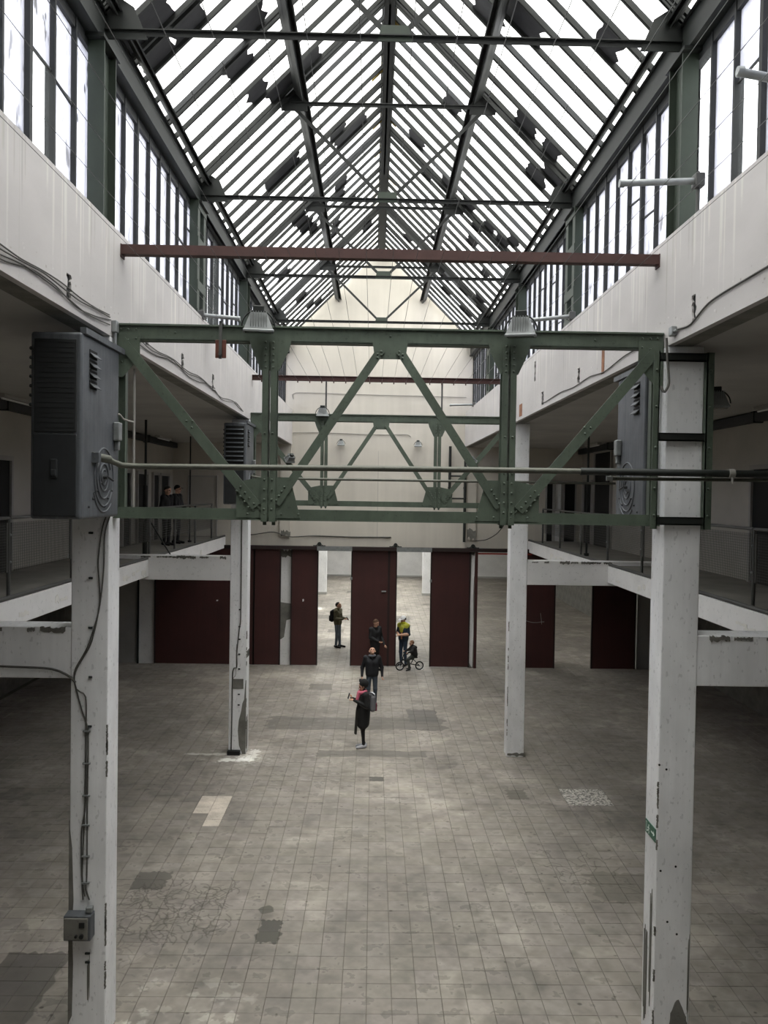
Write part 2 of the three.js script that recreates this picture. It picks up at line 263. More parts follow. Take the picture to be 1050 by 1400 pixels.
function jag(x, y, w, h, n = 7) { const pts = []; for (let i = 0; i <= n; i++) pts.push([x - w / 2 + w * i / n, y - h / 2 * rr(0.3, 1.2)]); for (let i = n; i >= 0; i--) pts.push([x - w / 2 + w * i / n, y + h / 2 * rr(0.3, 1)]); return pts; }
function plateX(s, x, d, y, w, h, t) {                    // a ragged flake on a face that looks towards the middle of the hall
  const g = plate(jag(0, 0, w, h), 0, t); g.rotateY(s * -Math.PI / 2); const b = new THREE.Box3().setFromBufferAttribute(g.attributes.position);
  return g.translate(s * x - (s > 0 ? b.max.x - 0.001 : b.min.x + 0.001), y, -d);
}

// back wall: gable above the sliding doors, lintel, piers
{
  const w = setting('wall_back', 'tall cream gable wall above the dark red sliding doors', V(0, 4.2, DB));
  mesh('gable', plate([[-7.6, 4.6], [7.6, 4.6], [7.6, YB], [3.55, YB], [3.55, roofY(3.45) - 0.05], [0.02, RIDGE - 0.06], [-3.5, roofY(3.45) - 0.05], [-3.5, YB], [-7.6, YB]], DB, DB + 0.3), M.cream, w);
  mesh('pier', box(-3.48, -3.1, 4.6, 7.9, DB - 0.08, DB + 0.01), M.cream, w); mesh('pier', box(3.2, 3.52, 4.6, 7.9, DB - 0.08, DB + 0.01), M.cream, w);
  mesh('lintel', box(-11.2, 11.2, 4.2, 4.6, DB, DB + 0.3), M.cream, w);
  mesh('pier', box(-8.46, -7.86, 0, 4.2, DB - 0.05, DB + 0.3), M.white, w); mesh('pier', box(-3.42, -3.03, 0, 4.2, DB, DB + 0.3), M.white, w); mesh('pier', box(3.3, 3.5, 0, 4.2, DB, DB + 0.3), M.greyWall, w);
  mesh('pier', box(9.4, 11.2, 0, 4.2, DB, DB + 0.3), M.greyWall, w); mesh('pier', box(-11.2, -8.46, 0, 4.2, DB, DB + 0.3), M.greyWall, w); mesh('door_jamb', box(-8.5, -8.44, 0, 4.2, DB - 0.09, DB), M.black, w);  // left pier is added, closing the dim side opening to keep it dark
  mesh('bare_patch', plate(jag(-3.26, 4.72, 0.34, 0.26), DB - 0.09, DB - 0.07), M.concrete, w); mesh('bare_patch', plate(jag(3.36, 4.78, 0.32, 0.5), DB - 0.09, DB - 0.07), M.concrete, w);
  mesh('bare_patch', plate([[-3.42, 0.9], [-3.28, 1.0], [-3.2, 1.6], [-3.05, 1.65], [-3.03, 2.2], [-3.42, 2.25]], DB - 0.006, DB + 0.01), M.concrete, w); mesh('bare_patch', plate(jag(-3.22, 4.0, 0.4, 0.36), DB - 0.006, DB + 0.01), M.concrete, w);
  mesh('joint', box(-0.012, 0.012, 4.6, 7.7, DB - 0.004, DB + 0.01), M.creamDull, w);
}
{
  const r = thing('door_rail', 'long dark sliding door rail with grey lengths above the two openings', 'rail', V(0, 4.1, DB - 0.15));
  mesh('track', box(-9.5, 9.6, 4.16, 4.28, DB - 0.3, DB), M.redDark, r);
  mesh('cover_strip', box(-2.12, -0.88, 4.13, 4.29, DB - 0.32, DB - 0.29), M.galv, r); mesh('cover_strip', box(0.7, 1.95, 4.13, 4.29, DB - 0.32, DB - 0.29), M.galv, r);
  mesh('red_strip', box(3.6, 5.5, 4.08, 4.13, DB - 0.3, DB - 0.2), M.redTrim, r);
  for (const x of [-2.05, 0.66, 3.42]) { const o = mesh('roller', rod(V(x, 4.36, DB - 0.2), V(x, 4.36, DB - 0.12), 0.07, 14), M.darkGreen, r); mesh('hanger', [bar(V(x - 0.22, 4.3, DB - 0.16), V(x + 0.22, 4.3, DB - 0.16), 0.03, 0.04), rod(V(x - 0.12, 4.3, DB - 0.16), V(x, 4.42, DB - 0.16), 0.012, 6), rod(V(x + 0.12, 4.3, DB - 0.16), V(x, 4.42, DB - 0.16), 0.012, 6)], M.darkGreen, o); }
}
const doorSpec = [
  [-7.86, -4.35, 'very wide dark red sliding door behind the second left column'], [-4.35, -3.42, 'dark red door leaf between the left column and the white pier'], [-3.03, -2.09, 'narrow dark red sliding door beside the man with the rucksack'],
  [-0.89, 0.71, 'dark red sliding door in the middle, behind the two men in black'], [1.94, 3.33, 'dark red sliding door to the right of the child on the bicycle'],
  [5.2, 6.39, 'dark red sliding door with a pale scratch, beside the second right column'], [7.73, 9.29, 'dark red sliding door under the right gallery, farthest from the middle']];
doorSpec.forEach(([x0, x1, label], i) => {
  const d = setting('door_' + (i + 1), label, V((x0 + x1) / 2, 0, DB - 0.1)), z = DB - 0.14;
  mesh('leaf', rbox(x0, x1, 0.03, 4.17, z, z + 0.08, 0.008), M.redDoor, d);
  mesh('edge_angle', box(x1 - 0.03, x1 + 0.015, 0.03, 4.17, z - 0.02, z + 0.09), M.redDark, d); mesh('edge_angle', box(x0 - 0.015, x0 + 0.03, 0.03, 4.17, z - 0.02, z + 0.09), M.redDark, d);
  if (i === 3) { mesh('centre_strip', box(0.4, 0.48, 0.03, 4.17, z - 0.02, z), M.redDark, d); mesh('handle', rbox(0.18, 0.35, 2.67, 2.72, z - 0.03, z, 0.01), M.galv, d); mesh('latch', rbox(-0.93, -0.86, 3.1, 3.2, z - 0.04, z, 0.01), M.galv, d); }
  if (i === 4) { mesh('latch', rbox(1.9, 1.97, 3.05, 3.15, z - 0.04, z, 0.01), M.galv, d); mesh('side_post', box(3.5, 3.6, 0, 4.17, z - 0.06, z + 0.06), M.redDoor, d); mesh('plaster_strip', plate([[3.34, 0.2], [3.46, 0], [3.49, 1.2], [3.46, 2.6], [3.5, 4.0], [3.38, 4.05], [3.36, 2.2]], z + 0.02, z + 0.04), M.white, d); }
  if (i === 5) { const g = []; let p = V(5.3, 1.75, z - 0.002); for (let k = 0; k < 9; k++) { const q = V(5.3 + k * 0.09, 1.75 - 0.05 * Math.sin(k * 0.5) - k * 0.012, z - 0.002); if (k) g.push(rod(p, q, 0.008, 4)); p = q; } g.push(rod(V(5.93, 1.6, z - 0.002), V(5.88, 2.0, z - 0.002), 0.006, 4)); mesh('scratch', g, M.greyWall, d); }
  if (i === 2) mesh('paint_chip', plate(jag(-2.6, 2.35, 0.05, 0.1), z - 0.004, z), M.white, d);
  if (i === 0) mesh('paint_chip', plate(jag(-5.65, 2.3, 0.06, 0.06), z - 0.004, z), M.white, d);
});
// far hall seen through the doors
{
  const w = setting('wall_far', 'white rear wall of the bright hall beyond the sliding doors', V(0, 0, 62));
  mesh('rear', box(-11.4, 11.4, 0, 6.2, 62, 62.3), M.white, w);
  for (const x of [-4.2, -1.5, 1.0, 3.9, 6.6]) mesh('rib', box(x - 0.12, x + 0.12, 0, 6, 61.8, 62), M.greyWall, w);
  mesh('skirting', box(-11, 11, 0, 0.12, 61.94, 62), M.greyWall, w);
  const c = setting('ceiling_far', 'ceiling of the bright hall beyond the doors, with long roof lights', V(0, 6, 45));
  mesh('ceiling_slab', [box(-11.4, -3.2, 6, 6.2, 30.2, 62.3), box(3.2, 11.4, 6, 6.2, 30.2, 62.3), box(-3.2, 3.2, 6, 6.2, 30.2, 33), box(-3.2, 3.2, 6, 6.2, 59, 62.3), box(-0.6, 0.6, 6, 6.2, 33, 59)], M.white, c);
  for (const s of sides) for (let k = 0; k < 6; k++) mesh('pane', box(s * 0.6, s * 3.2, 6.18, 6.19, 33 + k * 4.333, 33 + (k + 1) * 4.333 - 0.06), roofGlass, c);
  for (const s of sides) mesh('upper_wall', box(s * 11.1, s * 11.4, 4.2, 6.2, 29.9, 62), M.greyWall, c);
  [[-3.2, 'left'], [3.2, 'right']].forEach(([x, n]) => { const k = setting('column', `white column in the bright hall beyond the doors, seen through the ${n} opening`, V(x, 0, 51)); mesh('shaft', rbox(x - 0.28, x + 0.28, 0, 6, 50.8, 51.35, 0.02), M.column, k); mesh('foot', box(x - 0.3, x + 0.3, 0, 0.14, 50.78, 51.37), M.greyWall, k); });
}
// landing under the viewer
struct(mesh('landing_floor', box(-5.5, 5.5, 4.27, 4.57, -1.2, 1.6), M.galleryFloor), 'landing slab under the viewer');

// ---------------------------------------------------------------- columns
const columnLabels = [['white front column carrying the wiring and a small switch box', 'white column carrying a louvred grey cabinet, its foot stripped bare'], ['white front column with green straps and an exit sign', 'slim white second column standing before the red doors on the right']];
const columns = {};
for (const s of sides) COL.forEach((d, i) => {
  const c = setting('column', columnLabels[s < 0 ? 0 : 1][i], V(s * (W + CW / 2), 0, d + CD / 2)); columns[s + '_' + i] = c;
  mesh('shaft', rbox(s * W, s * (W + CW), 0, YB, d, d + CD, 0.014, 3), M.column, c);
  const edge = s * (W + 0.004);
  for (let k = 0; k < 11; k++) { const y = rr(0.1, 3.6), h = rr(0.04, 0.22); mesh('chipped_edge', plate(jag(0, 0, h, 0.022, 9).map(([a, b]) => [edge + b, y - a]), d - 0.002, d + 0.016), M.concrete, c); }
});
{ // the marks of each column
  let c = columns['-1_0'], d = COL[0];
  mesh('bare_edge', plate([[-3.495, 0.2], [-3.45, 0.3], [-3.44, 0.9], [-3.455, 1.35], [-3.44, 1.6], [-3.46, 2.2], [-3.495, 2.5]], d - 0.003, d + 0.02), M.concrete, c);
  for (const y of [0.9, 1.0, 1.2, 1.45, 3.55, 4.1, 4.65, 5.2, 5.7]) mesh('fixing', rbox(-3.3 + rr(-0.02, 0.02), -3.25, y, y + 0.024, d - 0.02, d, 0.006), M.blackish, c);
  mesh('slot', plate(jag(-3.27, 0.75, 0.03, 0.5), d - 0.003, d + 0.01), M.concrete, c);
  c = columns['1_0'];
  mesh('stain', plate([[3.24, 0.0], ...[...Array(15)].map((_, q) => [3.37 - 0.12 * Math.cos(q * 0.224) * rr(0.75, 1.1), 0.12 + 0.4 * Math.sin(q * 0.224) * rr(0.75, 1.1)]), [3.485, 0]], d - 0.003, d + 0.01), M.concrete, c); mesh('bare_edge', plate(jag(3.47, 0.8, 0.02, 1.2), d - 0.003, d + 0.01), M.concrete, c);
  mesh('bare_edge', plateX(1, W - 0.003, d + 0.28, 0.75, 0.1, 1.1, 0.008), M.concrete, c); mesh('bare_edge', plateX(1, W - 0.003, d + 0.12, 1.1, 0.05, 1.3, 0.008), M.concrete, c);
  for (const [x, y] of [[3.13, 2.0], [3.3, 2.05], [3.22, 1.42], [3.33, 1.28], [3.17, 3.15], [3.09, 3.2]]) mesh('hole', new THREE.CylinderGeometry(0.013, 0.013, 0.006, 8).rotateX(Math.PI / 2).translate(x, y, -d), M.black, c);
  c = columns['-1_1']; d = COL[1];
  mesh('bare_patch', plate([[-3.16, 0], [-3.24, 0.2], [-3.27, 0.55], [-3.25, 0.8], [-3.2, 1.0], [-3.17, 1.2], [-3.13, 1.3], [-3.1, 1.75], [-3.085, 1.75], [-3.082, 0]], d - 0.004, d + 0.01), M.concrete, c);
  mesh('bare_patch', plateX(-1, W - 0.004, d + 0.1, 0.5, 0.18, 0.9, 0.008), M.concrete, c);
  mesh('grey_plate', rbox(-3.41, -3.15, 1.55, 1.78, d - 0.012, d, 0.004), M.concrete, c);
  mesh('foot_box', rbox(-3.5, -3.2, 0, 0.1, d - 0.12, d, 0.01), M.black, c); mesh('crack', pipe([V(-3.43, 0.1, d - 0.002), V(-3.42, 0.9, d - 0.002), V(-3.4, 1.75, d - 0.002), V(-3.33, 1.9, d - 0.002), V(-3.32, 2.6, d - 0.002)], 0.006, 5), M.concrete, c);
  for (const y of [2.0, 2.35, 2.7, 3.0, 3.4, 1.4, 1.15]) mesh('fixing', rbox(-3.28, -3.23, y, y + 0.03, d - 0.02, d, 0.006), M.black, c);
  c = columns['1_1']; mesh('stain', plate(jag(3.3, 0.06, 0.4, 0.1), d - 0.003, d + 0.01), M.concrete, c);
}
// signs
{
  const t = canvasTex(256, 128, () => [38, 92, 70], (g) => { g.fillStyle = '#e4efe8'; g.fillRect(150, 54, 62, 18); g.beginPath(); g.moveTo(206, 34); g.lineTo(244, 63); g.lineTo(206, 92); g.fill(); g.beginPath(); g.arc(92, 30, 11, 0, 7); g.fill(); g.lineWidth = 12; g.strokeStyle = '#e4efe8'; g.lineCap = 'round'; g.beginPath(); g.moveTo(86, 46); g.lineTo(80, 74); g.lineTo(98, 92); g.lineTo(92, 114); g.moveTo(80, 74); g.lineTo(66, 96); g.lineTo(46, 98); g.moveTo(86, 50); g.lineTo(110, 62); g.moveTo(84, 50); g.lineTo(64, 64); g.stroke(); g.lineWidth = 6; g.strokeRect(14, 14, 26, 100); });
  const s = thing('exit_sign', 'green exit sign with running figure and arrow on the front right column', 'sign', V(W, 2.3, COL[0] + 0.2));
  const g = new THREE.BoxGeometry(0.008, 0.15, 0.34).translate(W - 0.005, 2.38, -(COL[0] + 0.2)); mesh('plate', g, std({ color: 0x2b5f4a, roughness: 0.5 }), s);
  const f = new THREE.PlaneGeometry(0.33, 0.14).rotateY(-Math.PI / 2).translate(W - 0.0095, 2.38, -(COL[0] + 0.2)); mesh('print', f, std({ map: t, roughness: 0.5 }), s, { ownUV: true });
  const s2 = thing('sign_plate', 'small grey sign plate low on the second left column', 'sign', V(-W, 2.3, COL[1] + 0.2)); mesh('plate', box(-W, -W + 0.008, 2.28, 2.44, COL[1] + 0.06, COL[1] + 0.36), M.concrete, s2); mesh('face', box(-W + 0.008, -W + 0.011, 2.3, 2.42, COL[1] + 0.09, COL[1] + 0.33), M.darkGreen, s2);
}

// ---------------------------------------------------------------- green lattice trusses between the columns
function hallTruss(d, label, fine) {
  const t = thing('truss', label, 'truss', V(0, 5.88, d + 0.2)), z = d + 0.2, up = new THREE.Vector3(0, 0, 1), up2 = new THREE.Vector3(0, 0, 1);
  const xe = 3.07;
  mesh('top_chord', [box(-xe, xe, 7.87, 8.03, z - 0.07, z - 0.055), box(-xe, xe, 8.025, 8.045, z - 0.1, z + 0.1), box(-xe, xe, 7.865, 7.88, z - 0.07, z + 0.07), box(-xe, xe, 7.87, 8.03, z + 0.055, z + 0.07)], M.green, t);
  mesh('bottom_chord', [box(-xe, xe, 5.885, 6.0, z - 0.07, z - 0.055), box(-xe, xe, 5.875, 5.888, z - 0.09, z + 0.07), box(-xe, xe, 5.885, 6.0, z + 0.055, z + 0.07)], M.green, t);
  for (const s of sides) {
    for (const k of [-1, 1]) mesh('post', [bar(V(s * 1.34 + k * 0.047, 5.86, z - 0.105), V(s * 1.34 + k * 0.047, 7.88, z - 0.105), 0.066, 0.012, up), bar(V(s * 1.34 + k * 0.018, 5.86, z - 0.02), V(s * 1.34 + k * 0.018, 7.88, z - 0.02), 0.012, 0.17, up), bar(V(s * 1.34 + k * 0.047, 5.86, z + 0.06), V(s * 1.34 + k * 0.047, 7.88, z + 0.06), 0.066, 0.012, up)], M.green, t);
    const a = V(s * 3.0, 7.86, z - 0.095), b = V(s * 1.47, 6.03, z - 0.095);
    mesh('diagonal', [bar(a, b, 0.115, 0.014, up), bar(a.clone().add(V(s * -0.044, -0.037, 0.05)), b.clone().add(V(s * -0.044, -0.037, 0.05)), 0.012, 0.1, up)], M.green, t);
    const c = V(s * 1.25, 6.06, z - 0.095), e = V(s * 0.1, 7.8, z - 0.095);
    mesh('brace', [bar(c, e, 0.09, 0.014, up), bar(c.clone().add(V(s * 0.036, 0.025, 0.045)), e.clone().add(V(s * 0.036, 0.025, 0.045)), 0.012, 0.085, up)], M.green, t);
    mesh('gusset_plate', plate([[s * 3.07, 7.95], [s * 2.79, 7.95], [s * 2.79, 7.67], [s * 2.98, 7.45], [s * 3.07, 7.45]], z - 0.084, z - 0.071), M.green, t);
    mesh('gusset_plate', plate([[s * 0.98, 5.9], [s * 1.7, 5.9], [s * 1.7, 6.3], [s * 1.42, 6.36], [s * 1.1, 6.36]], z - 0.084, z - 0.071), M.green, t);
    mesh('gusset_plate', plate([[s * 1.58, 7.9], [s * 1.1, 7.9], [s * 1.13, 7.78], [s * 1.24, 7.55], [s * 1.44, 7.55], [s * 1.53, 7.75]], z - 0.084, z - 0.071), M.green, t);
    mesh('end_post', ibeam(V(s * 3.0, 5.9, z + 0.0), V(s * 3.0, 7.9, z + 0.0), 0.09, 0.09, up, 0.01), M.green, t);
  }
  mesh('gusset_plate', plate([[-0.2, 7.9], [0.2, 7.9], [0.17, 7.7], [-0.17, 7.7]], z - 0.084, z - 0.071), M.green, t);
  const rv = []; const R = (x, y, zz = z - 0.115) => rv.push(new THREE.SphereGeometry(0.014, 6, 4).scale(1, 1, 0.7).translate(x, y, -zz));
  for (const s of sides) {
    for (const [x, y] of [[2.83, 7.98], [2.92, 7.98], [3.0, 7.98], [2.83, 7.88], [2.92, 7.86], [2.86, 7.76], [2.94, 7.7], [2.99, 7.62], [2.83, 7.7], [2.99, 7.76]]) R(s * x, y, z - 0.088);
    for (let k = 0; k < 5; k++) { R(s * 1.3, 6.0 + k * 0.11, z - 0.115); R(s * 1.385, 6.0 + k * 0.11, z - 0.115); R(s * 1.3, 7.58 + k * 0.07, z - 0.115); R(s * 1.385, 7.58 + k * 0.07, z - 0.115); }
    for (let k = 0; k < 4; k++) { R(s * (1.5 + k * 0.05), 6.06 + k * 0.062, z - 0.106); R(s * (1.56 + k * 0.045), 6.02 + k * 0.06, z - 0.106); R(s * (1.25 - k * 0.03), 6.1 + k * 0.05, z - 0.106); R(s * (1.0 + k * 0.19), 5.945, z - 0.106); }
    R(s * 2.2, 6.9, z - 0.106); R(s * 2.26, 6.97, z - 0.106); R(s * 2.19, 6.97, z - 0.106);
    for (const y of [7.78, 7.74]) { R(s * 0.1, y, z - 0.106); R(s * 0.14, y - 0.03, z - 0.106); }
    R(s * 1.3, 6.85); R(s * 1.385, 6.85); for (const k of [-0.05, 0.05]) rv.push(rod(V(s * 1.34 + k, 5.82, z), V(s * 1.34 + k, 5.88, z), 0.022, 6));
  }
  for (const x of [-2.4, 0, 2.3]) R(x, 7.955, z - 0.074);
  stuff(mesh('rivet_heads', rv, M.green, t));
  return t;
}
hallTruss(COL[0], 'large green riveted lattice truss spanning between the two front columns', true);
hallTruss(COL[1], 'green riveted lattice truss between the second pair of columns, seen through the front one', true);

// rusty cross beams with hooks, and the wires strung between them
[[9.62, 9.74, 8.93, 'thick rust-brown beam crossing the hall above the front truss'], [19.95, 20.05, 8.9, 'thin rust-brown beam with hooks crossing the hall before the cream wall']].forEach(([d0, d1, y, label], i) => {
  const b = thing('cross_beam', label, 'beam', V(0, y, (d0 + d1) / 2));
  mesh('beam', i ? ibeam(V(-W, y, (d0 + d1) / 2), V(W, y, (d0 + d1) / 2), 0.12, 0.1, new THREE.Vector3(0, 0, 1), 0.012) : [box(-W, W, y - 0.055, y + 0.055, d0, d1)], M.rust, b);
  if (i) for (let k = 0; k < 21; k++) mesh('hook', [rod(V(-2.85 + k * 0.285, y - 0.06, d0), V(-2.85 + k * 0.285, y - 0.11, d0), 0.016, 6)], M.rust, b);
  else { for (const s of sides) mesh('end_plate', box(s * (W - 0.012), s * W, y - 0.09, y + 0.06, d0 - 0.01, d1 + 0.01), M.rust, b); }
});
const ORD = 'first second third fourth fifth sixth seventh eighth ninth tenth eleventh twelfth thirteenth fourteenth fifteenth sixteenth seventeenth eighteenth nineteenth twentieth twenty-first'.split(' ');
for (let k = 0; k < 21; k++) { const x = -2.85 + k * 0.285; tag(mesh('overhead_wire', rod(V(x, 8.835 + 0.01 * (k % 3), 19.95), V(x + rr(-0.03, 0.03), 8.86, 1.5), 0.0028, 5), M.wire), `thin overhead wire strung lengthwise below the glass roof, ${ORD[k]} from the left`, 'wire', 'overhead wires'); }
for (const x of [-1.32, 1.44]) tag(mesh('hanger_rod', rod(V(x, 8.03, 20.0), V(x, 8.85, 20.0), 0.02, 8), M.railing), x < 0 ? 'thin rod joining second truss to the hooked beam, left one' : 'thin rod joining second truss to the hooked beam, right one', 'rod');

// ---------------------------------------------------------------- roof
const slopeUp = (s) => new THREE.Vector3(s * Math.SQRT1_2, Math.SQRT1_2, 0);
for (const s of sides) {
  const side = s < 0 ? 'left' : 'right';
  const roof = setting('roof_' + side, `${side} slope of the ruined glass roof with dark glazing bars`, V(0, 11.6, 14));
  const at = (t, d, lift = 0) => { const x = 0.08 + t * 3.2; return V(s * (x + lift * Math.SQRT1_2), RIDGE - x + lift * Math.SQRT1_2, d); };   // t = 0 ridge, 1 gutter
  const n = Math.round((DB - START) / PITCH);
  const joints = [0, 0.53, 1.1];
  for (let i = 0; i <= n; i++) {
    const d = START + i * PITCH, onTruss = i % 9 === 0;
    for (const off of onTruss ? [-0.07, 0.07] : rnd() < 0.1 ? [0, 0.13] : [0]) {
      const a = at(0, d + off, -0.05), b = at(1.12, d + off, -0.05);
      mesh('glazing_bar', [bar(a, b, 0.03, s < 0 ? 0.06 : 0.085, slopeUp(s)), bar(at(0, d + off, -0.08), at(1.12, d + off, -0.08), s < 0 ? 0.045 : 0.055, 0.014, slopeUp(s))], M.roofSteel, roof);
    }
    if (i === n) break;
    for (let r = 0; r < 2; r++) { if (rnd() < 0.1) continue; const a = at(joints[r], d + PITCH / 2, 0.012 * (1 - r)), b = at(joints[r + 1] + 0.01, d + PITCH / 2, 0.012 * (1 - r)); mesh('pane', bar(a, b, PITCH - 0.06, 0.006, slopeUp(s)), roofGlass, roof); }
    if (rnd() < 0.4) { const g = bar(at(0.0, d + 0.2, -0.02), at(rr(0.04, 0.08), d + 0.2, -0.02), 0.22, 0.012, slopeUp(s)); mesh('yellowed_sealant', g, M.yellowed, roof); }
  }
  // torn remains of roofing felt stuck under the glass
  const torn = s < 0 ? [[0.94, 10.19, 0.9], [0.93, 11.07, 0.5], [0.81, 10.79, 0.5], [1.0, 10.39, 0.6], [0.607, 12.33, 0.5], [0.696, 12.81, 0.5], [0.655, 14.01, 0.4], [0.555, 14.3, 0.6], [0.396, 14.55, 0.45], [0.688, 17.25, 0.5], [0.643, 17.3, 0.3], [0.616, 20.57, 0.4], [0.465, 21.3, 0.3], [0.223, 18.29, 0.9], [0.303, 17.71, 0.4], [0.317, 20.81, 0.35], [0.623, 19.83, 0.4], [0.484, 14.25, 0.4], [0.591, 17.09, 0.4], [0.386, 22.91, 0.3], [0.136, 25.33, 0.4], [0.547, 21.93, 0.3]]
    : [[0.436, 12.69, 0.6], [0.562, 12.14, 0.8], [0.86, 10.81, 0.35], [0.366, 15.83, 0.4], [0.715, 14.3, 0.45], [0.839, 15.27, 0.5], [0.92, 14.81, 0.6], [0.853, 14.2, 0.4], [0.3, 20.38, 0.35], [0.448, 19.31, 0.45], [0.682, 20.09, 0.35], [0.746, 19.4, 0.3], [0.835, 19.26, 0.35], [0.891, 19.0, 0.3], [0.198, 18.7, 0.45], [0.591, 19.5, 0.35], [0.456, 23.28, 0.3], [0.841, 22.48, 0.3], [0.639, 22.96, 0.3]];
  for (let k = 0; k < 12; k++) torn.push([rr(0.1, 0.95), rr(21, 29), rr(0.25, 0.5)]);
  for (const [t0, dd, L] of torn) {
    const d = START + (Math.floor((dd - START) / PITCH) + 0.5) * PITCH, wd = PITCH - 0.03, pts = [];
    for (let q = 0; q <= 6; q++) pts.push([-wd / 2 + wd * q / 6, -L / 2 + rr(-0.06, 0.06)]); for (let q = 6; q >= 0; q--) pts.push([-wd / 2 + wd * q / 6, L / 2 + rr(-0.06, 0.06)]);
    const g = plate(pts, 0, 0.012), c = at(t0, d, -0.02), y = at(1, d).sub(at(0, d)).normalize(), z = slopeUp(s);
    g.applyMatrix4(new THREE.Matrix4().makeBasis(y.clone().cross(z), y, z)).translate(c.x, c.y, c.z); mesh('torn_felt', g, M.felt, roof);
  }
  struct(mesh('purlin_beam', ibeam(at(0.5, START, -0.24), at(0.5, DB + 0.02, -0.24), 0.14, 0.2, slopeUp(s), 0.02), M.roofSteel), `green-grey purlin beam halfway up the ${side} roof slope`);
  struct(mesh('eave_purlin_beam', ibeam(at(0.99, START, -0.2), at(0.99, DB + 0.02, -0.2), 0.08, 0.14, slopeUp(s), 0.018), M.roofSteel), `low purlin beam along the bottom of the ${side} roof slope`);
  struct(mesh('eave_beam', [box(s * 3.2, s * 3.5, 11.12, 11.16, START, DB), box(s * 3.22, s * 3.26, 11.12, 11.5, START, DB), box(s * 3.2, s * 3.42, 11.46, 11.5, START, DB)], M.darkGreen), `dark green eaves beam over the ${side} clerestory windows`);
}
struct(mesh('ridge_beam', [box(-0.09, 0.09, RIDGE - 0.36, RIDGE - 0.33, START, DB), box(-0.02, 0.02, RIDGE - 0.36, RIDGE - 0.04, START, DB), box(-0.14, 0.14, RIDGE - 0.07, RIDGE - 0.02, START, DB), ...sides.map((s) => box(s * 0.08, s * 0.1, RIDGE - 0.34, RIDGE - 0.1, START, DB))], M.roofSteel), 'dark ridge beam along the top of the glass roof');
const trussNames = ['behind the viewer', 'almost overhead', 'above the front green truss', 'midway between the two green trusses', 'above the second green truss', 'closest to the cream gable'];
POST.forEach((d, i) => {
  if (d > DB) return;
  const t = thing('roof_truss', `light steel roof truss with tie bar and struts, ${trussNames[i]}`, 'truss', V(0, 11.2, d), 'roof trusses');
  const z = new THREE.Vector3(0, 0, 1), zu = new THREE.Vector3(0, 1, 0);
  mesh('tie_bar', [bar(V(-3.24, 11.27, d), V(3.28, 11.27, d), 0.012, 0.065, zu), bar(V(-3.24, 11.3, d), V(3.28, 11.3, d), 0.08, 0.012, zu)], M.roofSteel, t);
  for (const s of sides) {
    const P = (x, dy) => V(s * x, RIDGE - x + dy, d - 0.07), off = -0.33;
    mesh('rafter', ibeam(P(0.1, off + 0.12), P(3.4, off + 0.12), 0.045, 0.06, slopeUp(s), 0.012), M.roofSteel, t);
    mesh('strut', [bar(V(s * 0.1, 11.34, d), V(s * 1.66, 12.86, d), 0.06, 0.012, z), bar(V(s * 0.1, 11.34, d + 0.03), V(s * 1.66, 12.86, d + 0.03), 0.012, 0.06, z)], M.roofSteel, t);
    mesh('gusset_plate', plate([[s * 1.4, 12.78], [s * 1.85, 12.78], [s * 1.9, 12.98], [s * 1.6, 13.12], [s * 1.42, 12.96]], d - 0.008, d + 0.008), M.roofSteel, t);
    mesh('gusset_plate', plate([[s * 2.75, 11.2], [s * 3.4, 11.2], [s * 3.4, 11.62], [s * 3.1, 11.68], [s * 2.9, 11.55]], d - 0.01, d + 0.01), M.darkGreen, t);
  }
  mesh('collar', [bar(V(-1.7, 12.9, d), V(1.7, 12.9, d), 0.012, 0.06, zu), bar(V(-1.7, 12.925, d), V(1.7, 12.925, d), 0.07, 0.012, zu)], M.roofSteel, t);
  mesh('gusset_plate', plate([[-0.2, 11.24], [0.2, 11.24], [0.15, 11.42], [-0.15, 11.42]], d - 0.008, d + 0.008), M.postGreen, t);
  // clerestory posts
  for (const s of sides) {
    const lattice = i === 3 || i === 5, side = s < 0 ? 'left' : 'right';
    const p = thing('window_post', `dark green steel post between the ${side} clerestory windows, ${trussNames[i]}`, 'post', V(s * 3.25, YT, d));
    const sgn = s;
    if (lattice) { for (const o of [-0.34, 0.16]) mesh('upright', box(sgn * 3.2, sgn * 3.34, YT, 11.15, d + o, d + o + 0.18), M.postGreen, p); for (const y of [YT + 0.02, 9.62, 10.35, 10.98]) mesh('batten', box(sgn * 3.19, sgn * 3.2, y, y + 0.16, d - 0.34, d + 0.34), M.postGreen, p); }
    else { mesh('web', box(sgn * 3.24, sgn * 3.26, YT, 11.15, d - 0.2, d + 0.2), M.postGreen, p); for (const o of [-0.21, 0.19]) mesh('flange', box(sgn * 3.16, sgn * 3.34, YT, 11.15, d + o, d + o + 0.02), M.postGreen, p); }
    mesh('cap_plate', box(sgn * 3.14, sgn * 3.4, 11.08, 11.12, d - 0.3, d + 0.3), M.darkGreen, p);
  }
});
